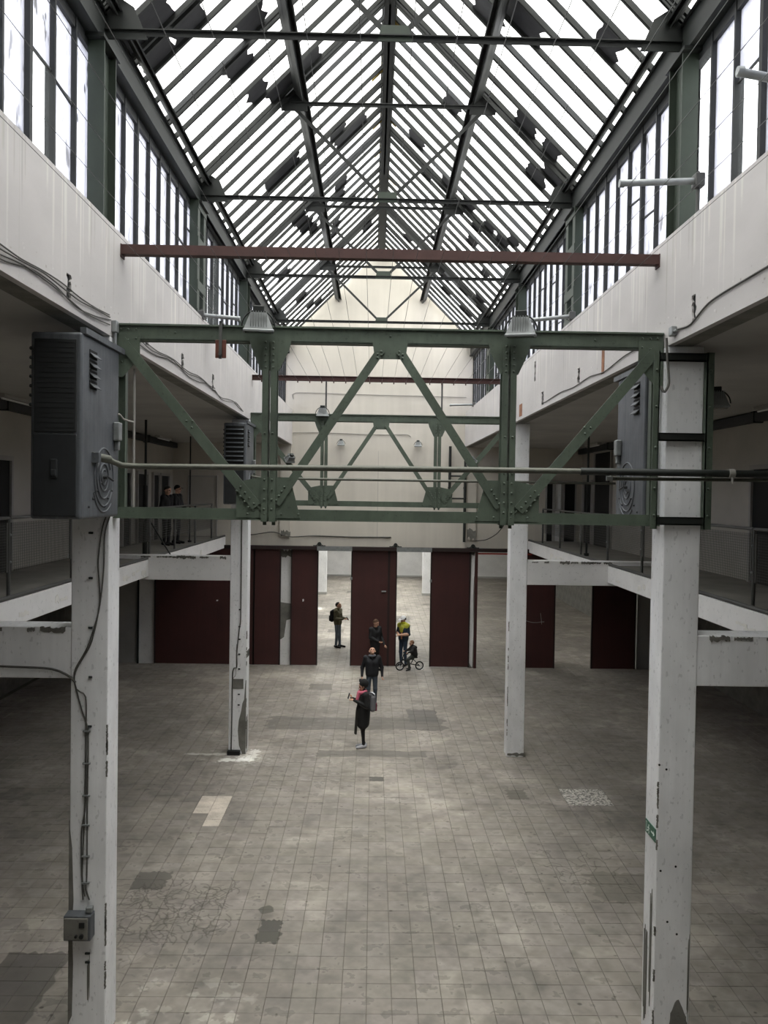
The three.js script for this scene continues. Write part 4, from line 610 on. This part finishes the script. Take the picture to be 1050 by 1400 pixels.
function netMesh(bones, cell, k) {
  const f = field(bones, k), [lo, hi] = f.box(), n = lo.map((l, i) => Math.ceil((hi[i] - l) / cell) + 2), N = n[0] * n[1] * n[2], val = new Float32Array(N), id = (x, y, z) => x + n[0] * (y + n[1] * z);
  for (let z = 0; z < n[2]; z++) for (let y = 0; y < n[1]; y++) for (let x = 0; x < n[0]; x++) val[id(x, y, z)] = f.at(lo[0] + x * cell, lo[1] + y * cell, lo[2] + z * cell);
  const vid = new Int32Array(N).fill(-1), pos = [], idx = [];
  for (let z = 0; z < n[2] - 1; z++) for (let y = 0; y < n[1] - 1; y++) for (let x = 0; x < n[0] - 1; x++) {
    let cx = 0, cy = 0, cz = 0, c = 0;
    const v = (i) => val[id(x + (i & 1), y + ((i >> 1) & 1), z + (i >> 2))];
    for (let i = 0; i < 8; i++) for (const b of [1, 2, 4]) if (!(i & b)) { const p = v(i), q = v(i | b); if (p < 0 !== q < 0) { const t = p / (p - q); cx += (i & 1) + (b === 1 ? t : 0); cy += ((i >> 1) & 1) + (b === 2 ? t : 0); cz += (i >> 2) + (b === 4 ? t : 0); c++; } }
    if (c) { vid[id(x, y, z)] = pos.length / 3; pos.push(lo[0] + (x + cx / c) * cell, lo[1] + (y + cy / c) * cell, lo[2] + (z + cz / c) * cell); }
  }
  const st = [1, n[0], n[0] * n[1]];
  for (let z = 1; z < n[2] - 1; z++) for (let y = 1; y < n[1] - 1; y++) for (let x = 1; x < n[0] - 1; x++) { const i = id(x, y, z); for (let a = 0; a < 3; a++) { const p = val[i], q = val[i + st[a]]; if (p < 0 === q < 0) continue; const u = st[(a + 1) % 3], w = st[(a + 2) % 3], A = vid[i], Bq = vid[i - u], C = vid[i - u - w], D = vid[i - w]; if (p < 0) idx.push(A, Bq, C, A, C, D); else idx.push(A, C, Bq, A, D, C); } }
  const g = new THREE.BufferGeometry(), col = new Float32Array(pos.length); g.setAttribute('position', new THREE.Float32BufferAttribute(pos, 3)); g.setIndex(idx); g.computeVertexNormals();
  for (let i = 0; i < pos.length; i += 3) col.set(f.colour(pos[i], pos[i + 1], pos[i + 2]).rgb, i);
  g.setAttribute('color', new THREE.BufferAttribute(col, 3)); return g;
}
const ink = (hex, lead = 0) => ({ rgb: new THREE.Color(hex).toArray(), lead });
const skinMat = std({ vertexColors: true, roughness: 0.8 });
const SKIN = ink(0xc49a82), LIP = ink(0x9a5f55, 0.004), EYE = ink(0x241d1a, 0.006);
const add = (a, b) => a.map((x, i) => x + b[i]), mul = (a, k) => a.map((x) => x * k), lerp = (a, b, t) => a.map((x, i) => x + (b[i] - x) * t);
const unit = (a) => mul(a, 1 / Math.hypot(...a));
const cross = (a, b) => [a[1] * b[2] - a[2] * b[1], a[2] * b[0] - a[0] * b[2], a[0] * b[1] - a[1] * b[0]];
function handBones(w, dir, out, c, curl, k = 1) {         // palm, four fingers of unequal length, thumb from the side of the palm
  const f = unit(dir), side = unit(out), nrm = unit(cross(f, side)), P = (u, v, q) => add(add(add(w, mul(f, u * k)), mul(side, v * k)), mul(nrm, q * k)), b = [];
  for (const v of [-0.025, -0.009, 0.008, 0.024]) b.push([P(0, v * 0.6, 0), P(0.085, v, 0), 0.014 * k, 0.012 * k, c]);
  [[-0.029, 0.062], [-0.01, 0.072], [0.009, 0.068], [0.028, 0.052]].forEach(([v, L], i) => { const m = P(0.085 + L * 0.45 * Math.cos(curl), v, L * 0.45 * Math.sin(curl)), e = P(0.085 + L * 0.45 * Math.cos(curl) + L * 0.5 * Math.cos(curl * 2.2), v, L * 0.45 * Math.sin(curl) + L * 0.5 * Math.sin(curl * 2.2)); b.push([P(0.08, v, 0), m, 0.0085 * k, 0.008 * k, c], [m, e, 0.008 * k, 0.007 * k, c]); });
  b.push([P(0.02, -0.03, 0), P(0.055, -0.055, 0.012), 0.012 * k, 0.0095 * k, c], [P(0.055, -0.055, 0.012), P(0.088, -0.05, 0.03), 0.0095 * k, 0.008 * k, c]);
  return b;
}
// o: height, joints that differ from standing, clothes, hair; local axes: +z the way the person faces, +x the person's left
function person(label, p, turn, o) {
  const g = new THREE.Group(); g.name = numbered('person'); g.position.copy(p); g.rotation.y = turn; scene.add(g); tag(g, label, 'person');
  const H = o.h / 1.75, S = (a) => mul(a, H), J = { hip: [0, 0.93, 0], chest: [0, 1.28, 0], neck: [0, 1.47, 0], head: [0, 1.62, 0.02], look: [0, 0, 1], shL: [0.185, 1.42, 0], shR: [-0.185, 1.42, 0], elL: [0.24, 1.14, -0.03], elR: [-0.24, 1.14, -0.03], haL: [0.25, 0.9, 0.05], haR: [-0.25, 0.9, 0.05], knL: [0.1, 0.5, 0.02], knR: [-0.1, 0.5, 0.02], anL: [0.1, 0.08, -0.02], anR: [-0.1, 0.08, -0.02], toeL: [0.13, 0.035, 0.17], toeR: [-0.13, 0.035, 0.17], ...o.j };
  const top = o.top, leg = o.leg, shoe = o.shoe, b = [];
  const hip = J.hip, bulk = o.bulk ?? 1;
  for (const s of [-1, 1]) { const q = s > 0 ? 'L' : 'R', hj = add(hip, [s * 0.085, -0.02, 0]);
    b.push([add(hip, [s * 0.07, 0.04, 0]), add(J.chest, [s * 0.085, 0, 0]), 0.115 * bulk, 0.115 * bulk, top], [add(J.chest, [s * 0.08, 0, 0]), J['sh' + q], 0.115 * bulk, 0.075 * bulk, top]);
    b.push([J['sh' + q], J['el' + q], 0.066 * bulk, 0.05 * bulk, o.sleeve || top], [J['el' + q], lerp(J['el' + q], J['ha' + q], 0.92), 0.05 * bulk, 0.036, o.fore || o.sleeve || top]);
    b.push([hj, J['kn' + q], 0.088 * (o.legs ?? 1), 0.06 * (o.legs ?? 1), leg], [J['kn' + q], J['an' + q], 0.062 * (o.legs ?? 1), 0.045 * (o.legs ?? 1), leg], [add(J['an' + q], [0, -0.02, -0.04]), J['toe' + q], 0.048, 0.036, shoe]); }
  b.push([J.chest, J.neck, 0.09, 0.062, o.collar || top]); if (o.extra) b.push(...o.extra);
  const scaled = (l) => l.map(([a, c, ra, rb, k]) => [S(a), S(c), ra * H, rb * H, k]);
  const geos = [netMesh(scaled(b), 0.014, 0.03)];
  const f = unit(J.look), left = unit(cross([0, 1, 0], f)), up = cross(f, left), hs = o.headScale ?? 1, Q = (x, y, z) => add(J.head, add(add(mul(left, x * hs), mul(up, y * hs)), mul(f, z * hs)));
  const hb = [[Q(0, 0.035, -0.022), Q(0, 0.03, 0.015), 0.086 * hs, 0.083 * hs, SKIN], [Q(0, -0.04, 0.03), Q(0, -0.075, 0.05), 0.062 * hs, 0.042 * hs, SKIN], [J.neck, Q(0, -0.03, -0.01), 0.056, 0.055 * hs, o.collarSkin || SKIN], [Q(0, 0.01, 0.095), Q(0, -0.022, 0.112), 0.009 * hs, 0.014 * hs, SKIN]];
  for (const s of [-1, 1]) hb.push([Q(s * 0.09, 0.012, -0.005), Q(s * 0.086, -0.025, 0.003), 0.017 * hs, 0.011 * hs, SKIN], [Q(s * 0.034, 0.016, 0.086), Q(s * 0.038, 0.016, 0.084), 0.011 * hs, 0.01 * hs, EYE]);
  hb.push([Q(-0.02, -0.055, 0.088), Q(0.02, -0.055, 0.088), 0.0075 * hs, 0.0075 * hs, LIP]);
  geos.push(netMesh(scaled(hb), 0.006, 0.012));
  for (const q of ['L', 'R']) { const d = unit(add(J['ha' + q], mul(J['el' + q], -1))), dir = o['dir' + q] || d, out = o['out' + q] || [0, 0, -1]; const w = lerp(J['el' + q], J['ha' + q], 0.9); geos.push(netMesh(scaled([[lerp(J['el' + q], J['ha' + q], 0.75), w, 0.028, 0.026, o.glove || SKIN], ...handBones(w, dir, out, o.glove || SKIN, o.curl ?? 0.5, o.handScale ?? 1)]), 0.0055, 0.008)); }
  const body = mesh('body', mergeGeometries(geos.map((x) => x.toNonIndexed())), skinMat, g, { local: true });
  const hair = new THREE.SphereGeometry(0.103 * hs, 20, 14, 0, 6.2832, 0, o.hat ? 1.75 : 1.65).applyMatrix4(new THREE.Matrix4().makeBasis(new THREE.Vector3(...left), new THREE.Vector3(...unit(add(up, mul(f, -0.55)))), new THREE.Vector3(...unit(add(f, mul(up, 0.55))))));
  const hp = Q(0, 0.034, -0.012); if (o.hairMat) { mesh(o.hat || 'hair', hair.scale(H, H * (o.hatTall ?? 1.02), H).translate(...S(hp)), o.hairMat, g, { local: true }); }
  g.userData.at = (x, y, z) => new THREE.Vector3(x * H, y * H, z * H).applyAxisAngle(new THREE.Vector3(0, 1, 0), turn).add(p);
  return { g, S, H, J, Q, body, at: g.userData.at };
}
const cloth = (hex) => std({ color: hex, roughness: 0.9 }), L = { local: true };
const blackHair = cloth(0x1c1613), brownHair = cloth(0x4a3425);
const finish = (q) => { delete q.g.userData.at; return q; };
{ // woman in front
  const q = person('woman in a black coat and beanie looking at her phone, nearest on the floor', V(-0.33, 0, 20.25), -1.25, { h: 1.62, top: ink(0x0f0f10), leg: ink(0x161415), shoe: ink(0xb4b4ba), legs: 0.84, bulk: 1.2, collarSkin: ink(0x161516),
    j: { look: [-0.05, -0.25, 1], elR: [-0.24, 1.16, 0.04], haR: [-0.1, 1.32, 0.31], elL: [0.25, 1.15, -0.02], haL: [0.03, 1.29, 0.29], knL: [0.075, 0.5, 0.02], knR: [-0.06, 0.5, 0.0], anL: [0.07, 0.08, 0], anR: [-0.06, 0.08, -0.05], toeL: [0.09, 0.04, 0.18], toeR: [-0.08, 0.04, 0.14] }, dirR: [0.1, 0.9, 0.3], outR: [-1, 0, 0], curl: 0.8,
    extra: [[[0, 1.0, 0], [0, 0.66, 0.0], 0.19, 0.17, ink(0x0f0f10)], [[0.06, 1.0, 0.03], [0.07, 0.64, 0.03], 0.13, 0.13, ink(0x0f0f10)]], hairMat: cloth(0x111111), hat: 'beanie', hatTall: 1.0 });
  mesh('beanie_top', new THREE.SphereGeometry(0.112, 18, 14).scale(1, 1.12, 1).translate(...q.S([0, 1.685, -0.015])), cloth(0x111111), q.g, L);
  mesh('scarf', [new THREE.TorusGeometry(0.085, 0.042, 10, 20).rotateX(Math.PI / 2 + 0.2).translate(...q.S([0, 1.48, 0.03])), new THREE.CapsuleGeometry(0.045, 0.16, 4, 10).rotateX(-0.2).translate(...q.S([0.02, 1.37, 0.15]))], cloth(0xc8687c), q.g, L);
  mesh('coat_flap', new RoundedBoxGeometry(0.1, 0.6, 0.05, 3, 0.022).rotateX(-0.06).translate(...q.S([0.02, 0.7, 0.19])), cloth(0x25231f), q.g, L);
  const ph = thing('phone', 'small dark phone held up by the woman in the beanie', 'phone', q.at(-0.09, 1.37, 0.375)); const pm = mesh('case', new RoundedBoxGeometry(0.07, 0.14, 0.009, 2, 0.004), cloth(0x2a2c30), ph, L); mesh('screen', new THREE.BoxGeometry(0.06, 0.12, 0.002).translate(0, 0, -0.0055), M.darkGlass, ph, L); ph.rotation.set(-0.3, -1.25, 0, 'YXZ');
  const bp = thing('backpack', 'grey backpack with a maroon pocket on the woman in the beanie', 'backpack', q.at(0, 1.0, -0.24)); bp.rotation.y = -1.25; mesh('bag', new RoundedBoxGeometry(0.27, 0.42, 0.15, 4, 0.07).translate(0, 0.16, 0), cloth(0x6d6c70), bp, L); mesh('pocket', new RoundedBoxGeometry(0.22, 0.2, 0.06, 3, 0.028).translate(0, 0.07, -0.075), cloth(0x6a3440), bp, L); mesh('top_flap', new RoundedBoxGeometry(0.2, 0.07, 0.13, 3, 0.03).translate(0, 0.37, 0.01), cloth(0xb9bcc2), bp, L); for (const s of sides) mesh('strap', new THREE.TorusGeometry(0.17, 0.018, 6, 16, 2.2).rotateY(Math.PI / 2).rotateX(0.3).translate(s * 0.1, 0.26, 0.12), cloth(0x3c3b3e), bp, L);
  finish(q);
}
{ // man walking towards the camera, looking up
  const q = finish(person('bald man in a black jacket and jeans walking forward, looking up', V(-0.12, 0, 24.3), 0.05, { h: 1.72, bulk: 1.1, top: ink(0x14151a), leg: ink(0x3a424c), shoe: ink(0x1c1a19), curl: 0.9, j: { look: [0.05, 0.75, 0.75], head: [0, 1.61, -0.01], haR: [-0.3, 0.86, 0.06], haL: [0.3, 0.86, 0.05], elR: [-0.29, 1.13, -0.03], elL: [0.29, 1.13, -0.03], knL: [0.1, 0.5, 0.05], anR: [-0.1, 0.1, -0.14], toeR: [-0.13, 0.035, 0.05] }, hairMat: null }));
  mesh('scarf', new THREE.TorusGeometry(0.08, 0.035, 8, 18).rotateX(Math.PI / 2).translate(...q.S([0, 1.49, 0.01])), cloth(0x55575b), q.g, L);
  const cam = thing('camera', 'small black camera in the hand of the bald man', 'camera', new THREE.Vector3(0, 0, 0)); cam.position.copy(new THREE.Vector3(...q.S([-0.315, 0.77, 0.1])).applyAxisAngle(new THREE.Vector3(0, 1, 0), 0.05).add(q.g.position)); mesh('camera_body', new RoundedBoxGeometry(0.13, 0.09, 0.06, 2, 0.012), cloth(0x17171a), cam, L); mesh('lens', new THREE.CylinderGeometry(0.032, 0.035, 0.06, 14).rotateX(Math.PI / 2).translate(0, 0, 0.055), cloth(0x202024), cam, L);
}
finish(person('man in a dark coat standing in front of the middle red door', V(-0.02, 0, 29.1), 0.75, { h: 1.8, top: ink(0x0e0f12), leg: ink(0x0d0d0f), shoe: ink(0x101010), bulk: 1.15, j: { look: [0.25, -0.35, 1], elR: [-0.24, 1.15, 0.02], haR: [-0.05, 1.02, 0.25], elL: [0.27, 1.13, 0.02], haL: [0.24, 0.86, 0.22] }, hairMat: brownHair, extra: [[[0, 1.0, 0], [0, 0.75, 0], 0.17, 0.16, ink(0x0e0f12)]] }));
{ // man in the doorway with cap and yellow jacket
  const q = finish(person('man with white-and-black cap and yellow-shouldered jacket in the doorway', V(1.0, 0, 29.95), -0.7, { h: 1.8, bulk: 1.08, top: ink(0x1c2b38), sleeve: ink(0x1c2b38), leg: ink(0x2d3a4a), shoe: ink(0x161616), fore: SKIN, j: { look: [-0.3, -0.4, 1], elR: [-0.25, 1.15, 0.02], haR: [-0.02, 1.1, 0.26], elL: [0.25, 1.14, 0.02], haL: [0.02, 1.12, 0.27] }, hairMat: cloth(0x1a1a1a), hat: 'cap',
    extra: [[[-0.15, 1.42, 0.0], [0.15, 1.42, 0.0], 0.095, 0.095, ink(0xa8a83a, 0.02)], [[0, 1.36, 0.06], [0, 1.24, 0.08], 0.1, 0.07, ink(0xa8a83a, 0.01)]] }));
  mesh('cap_front', new THREE.SphereGeometry(0.118, 16, 10, 0, 6.2832, 0, 1.25).rotateX(0.75).rotateY(-0.2).translate(...q.S([0, 1.655, 0.01])), cloth(0xe8e8ea), q.g, L); mesh('cap_peak', new THREE.CylinderGeometry(0.09, 0.09, 0.012, 18).scale(1, 1, 1.1).rotateX(0.35).translate(...q.S([-0.03, 1.65, 0.12])), cloth(0xd8d8da), q.g, L);
  mesh('hood', new THREE.TorusGeometry(0.09, 0.04, 8, 18).rotateX(Math.PI / 2 - 0.3).translate(...q.S([0, 1.5, -0.02])), cloth(0xb8b82c), q.g, L); mesh('orange_stripe', new RoundedBoxGeometry(0.05, 0.24, 0.02, 2, 0.008).translate(...q.S([0.02, 1.08, 0.135])), cloth(0xb06a4a), q.g, L);
}
{ // child on the small bicycle
  const a = -1.35, p = V(1.22, 0, 29.25);
  const b = thing('bicycle', 'small black-wheeled childs bicycle with a white mudguard', 'bicycle', p.clone()); b.rotation.y = a;
  const T = (x, y, z) => new THREE.Vector3(x, y, z), r = 0.155, zf = 0.37, zr = -0.34, tyre = cloth(0x151515), rimM = cloth(0xb9b9bb), fr = cloth(0x22262a);
  for (const z of [zf, zr]) { const w = mesh('wheel', new THREE.TorusGeometry(r - 0.02, 0.022, 8, 28).rotateY(Math.PI / 2).translate(0, r, z), tyre, b, L); mesh('rim', new THREE.TorusGeometry(r - 0.045, 0.008, 6, 28).rotateY(Math.PI / 2).translate(0, r, z), rimM, w, L); mesh('hub', new THREE.CylinderGeometry(0.022, 0.022, 0.07, 10).rotateZ(Math.PI / 2).translate(0, r, z), rimM, w, L); for (let k = 0; k < 6; k++) mesh('spoke', rod(T(0, r, z), T(0, r + Math.cos(k * 1.047) * (r - 0.045), z + Math.sin(k * 1.047) * (r - 0.045)), 0.004, 5), rimM, w, L); }
  mesh('frame', [rod(T(0, 0.4, 0.27), T(0, 0.22, -0.02), 0.018), rod(T(0, 0.22, -0.02), T(0, 0.42, -0.14), 0.016), rod(T(0, 0.36, 0.28), T(0, 0.38, -0.12), 0.014), rod(T(0.04, 0.22, -0.02), T(0.04, r, zr), 0.01), rod(T(-0.04, 0.22, -0.02), T(-0.04, r, zr), 0.01), rod(T(0.04, 0.38, -0.12), T(0.04, r, zr), 0.01), rod(T(-0.04, 0.38, -0.12), T(-0.04, r, zr), 0.01)], fr, b, L);
  mesh('fork', [rod(T(0.04, r, zf), T(0.035, 0.38, 0.29), 0.012), rod(T(-0.04, r, zf), T(-0.035, 0.38, 0.29), 0.012), rod(T(-0.04, 0.38, 0.29), T(0.04, 0.38, 0.29), 0.014), rod(T(0, 0.38, 0.29), T(0, 0.58, 0.23), 0.014)], fr, b, L);
  mesh('handlebar', [rod(T(-0.22, 0.62, 0.16), T(0, 0.57, 0.23), 0.012), rod(T(0.22, 0.62, 0.16), T(0, 0.57, 0.23), 0.012)], fr, b, L); for (const s of sides) mesh('grip', rod(T(s * 0.25, 0.625, 0.145), T(s * 0.17, 0.61, 0.175), 0.018), tyre, b, L);
  mesh('saddle', new RoundedBoxGeometry(0.13, 0.045, 0.2, 3, 0.02).translate(0, 0.45, -0.16), tyre, b, L);
  mesh('rear_mudguard', new THREE.CylinderGeometry(r + 0.02, r + 0.02, 0.06, 24, 1, true, -0.5, 1.7).rotateZ(Math.PI / 2).rotateX(Math.PI).translate(0, r, zr), std({ color: 0xe6e6e4, roughness: 0.5, side: THREE.DoubleSide }), b, L);
  mesh('crank', [rod(T(-0.07, 0.2, 0.02), T(0.07, 0.2, 0.02), 0.012), rod(T(0.07, 0.2, 0.02), T(0.07, 0.12, 0.06), 0.01), rod(T(-0.07, 0.2, 0.02), T(-0.07, 0.28, -0.02), 0.01)], fr, b, L);
  const k = 1 / (1.06 / 1.75), U = (x, y, z) => [x * k, y * k, z * k];
  const q = finish(person('small child in a dark jacket sitting on the little bicycle', p, a, { h: 1.06, top: ink(0x1b1a1a), leg: ink(0x3c3f3c), shoe: ink(0x1a1918), headScale: 1.35, bulk: 1.6, legs: 1.35, handScale: 0.9, curl: 1.2, j: { hip: U(0, 0.53, -0.15), chest: U(0, 0.72, -0.11), neck: U(0, 0.83, -0.08), head: U(0, 0.945, -0.05), look: [0.1, -0.05, 1], shL: U(0.115, 0.8, -0.09), shR: U(-0.115, 0.8, -0.09), elL: U(0.19, 0.69, 0.0), elR: U(-0.19, 0.69, 0.0), haL: U(0.205, 0.65, 0.15), haR: U(-0.205, 0.65, 0.15), knL: U(0.11, 0.4, 0.1), knR: U(-0.11, 0.36, 0.06), anL: U(0.12, 0.07, 0.06), anR: U(-0.12, 0.07, -0.02), toeL: U(0.13, 0.025, 0.17), toeR: U(-0.13, 0.025, 0.09) }, hairMat: cloth(0x6b4e38) }));
  mesh('hood', new THREE.TorusGeometry(0.085, 0.045, 8, 16).rotateX(Math.PI / 2 - 0.5).translate(0, 0.84, -0.13), cloth(0x141414), q.g, L);
}
{ // man with rucksack beyond the doors
  const q = person('man in an olive jacket and jeans with a rucksack, gazing upward', V(-1.5, 0, 33.4), 1.15, { h: 1.82, bulk: 1.12, legs: 1.08, top: ink(0x55503c), leg: ink(0x66717c), shoe: ink(0x1a1817), j: { look: [0.1, 0.45, 1], elR: [-0.25, 1.14, 0.0], haR: [-0.12, 1.12, 0.3], elL: [0.24, 1.14, 0.02], haL: [0.1, 1.12, 0.32], anL: [0.11, 0.08, 0.04], toeL: [0.14, 0.035, 0.24] }, hairMat: blackHair });
  mesh('hood', new THREE.TorusGeometry(0.09, 0.04, 8, 18).rotateX(Math.PI / 2 - 0.35).translate(...q.S([0, 1.5, -0.03])), cloth(0x8a8068), q.g, L);
  const bp = thing('backpack', 'black rucksack on the man in the olive jacket', 'backpack', q.at(0, 1.02, -0.22)); bp.rotation.y = 1.15; mesh('bag', new RoundedBoxGeometry(0.3, 0.46, 0.17, 4, 0.07).translate(0, 0.19, 0), cloth(0x151416), bp, L); mesh('pocket', new RoundedBoxGeometry(0.24, 0.22, 0.07, 3, 0.03).translate(0, 0.1, -0.09), cloth(0x1d1b1d), bp, L); for (const s of sides) mesh('strap', new THREE.TorusGeometry(0.18, 0.02, 6, 16, 2.2).rotateY(Math.PI / 2).rotateX(0.3).translate(s * 0.11, 0.28, 0.13), cloth(0x1d1b1d), bp, L);
  const ph = thing('phone', 'dark phone in the hands of the man with the rucksack', 'phone', q.at(0.0, 1.15, 0.41)); mesh('case', new RoundedBoxGeometry(0.07, 0.14, 0.01, 2, 0.004), cloth(0x191a1c), ph, L); mesh('screen', new THREE.BoxGeometry(0.06, 0.12, 0.002).translate(0, 0, -0.006), M.darkGlass, ph, L); ph.rotation.set(-0.7, 1.15, 0, 'YXZ'); finish(q);
}
finish(person('visitor in a dark coat on the left gallery, behind the one in a cap', V(-6.2, 4.57, 24.6), 1.2, { h: 1.74, top: ink(0x17171a), leg: ink(0x1c1c20), shoe: ink(0x101010), bulk: 1.15, j: { look: [0, -0.15, 1], haL: [0.12, 1.0, 0.22], haR: [-0.12, 1.0, 0.22] }, hairMat: cloth(0x2a2420) }));
{ const q = finish(person('visitor in a dark cap and jacket on the left gallery, leaning forward', V(-6.12, 4.57, 25.5), 1.35, { h: 1.78, top: ink(0x141416), leg: ink(0x18181b), shoe: ink(0x101010), bulk: 1.05, j: { look: [0.1, -0.1, 1], haL: [0.14, 1.02, 0.3], haR: [-0.14, 1.02, 0.3], elL: [0.24, 1.12, 0.06], elR: [-0.24, 1.12, 0.06] }, hairMat: cloth(0x161616), hat: 'cap' })); mesh('cap_peak', new THREE.CylinderGeometry(0.09, 0.09, 0.012, 18).rotateX(0.15).translate(...q.S([0, 1.67, 0.11])), cloth(0x161616), q.g, L); }

renderer.render(scene, camera);
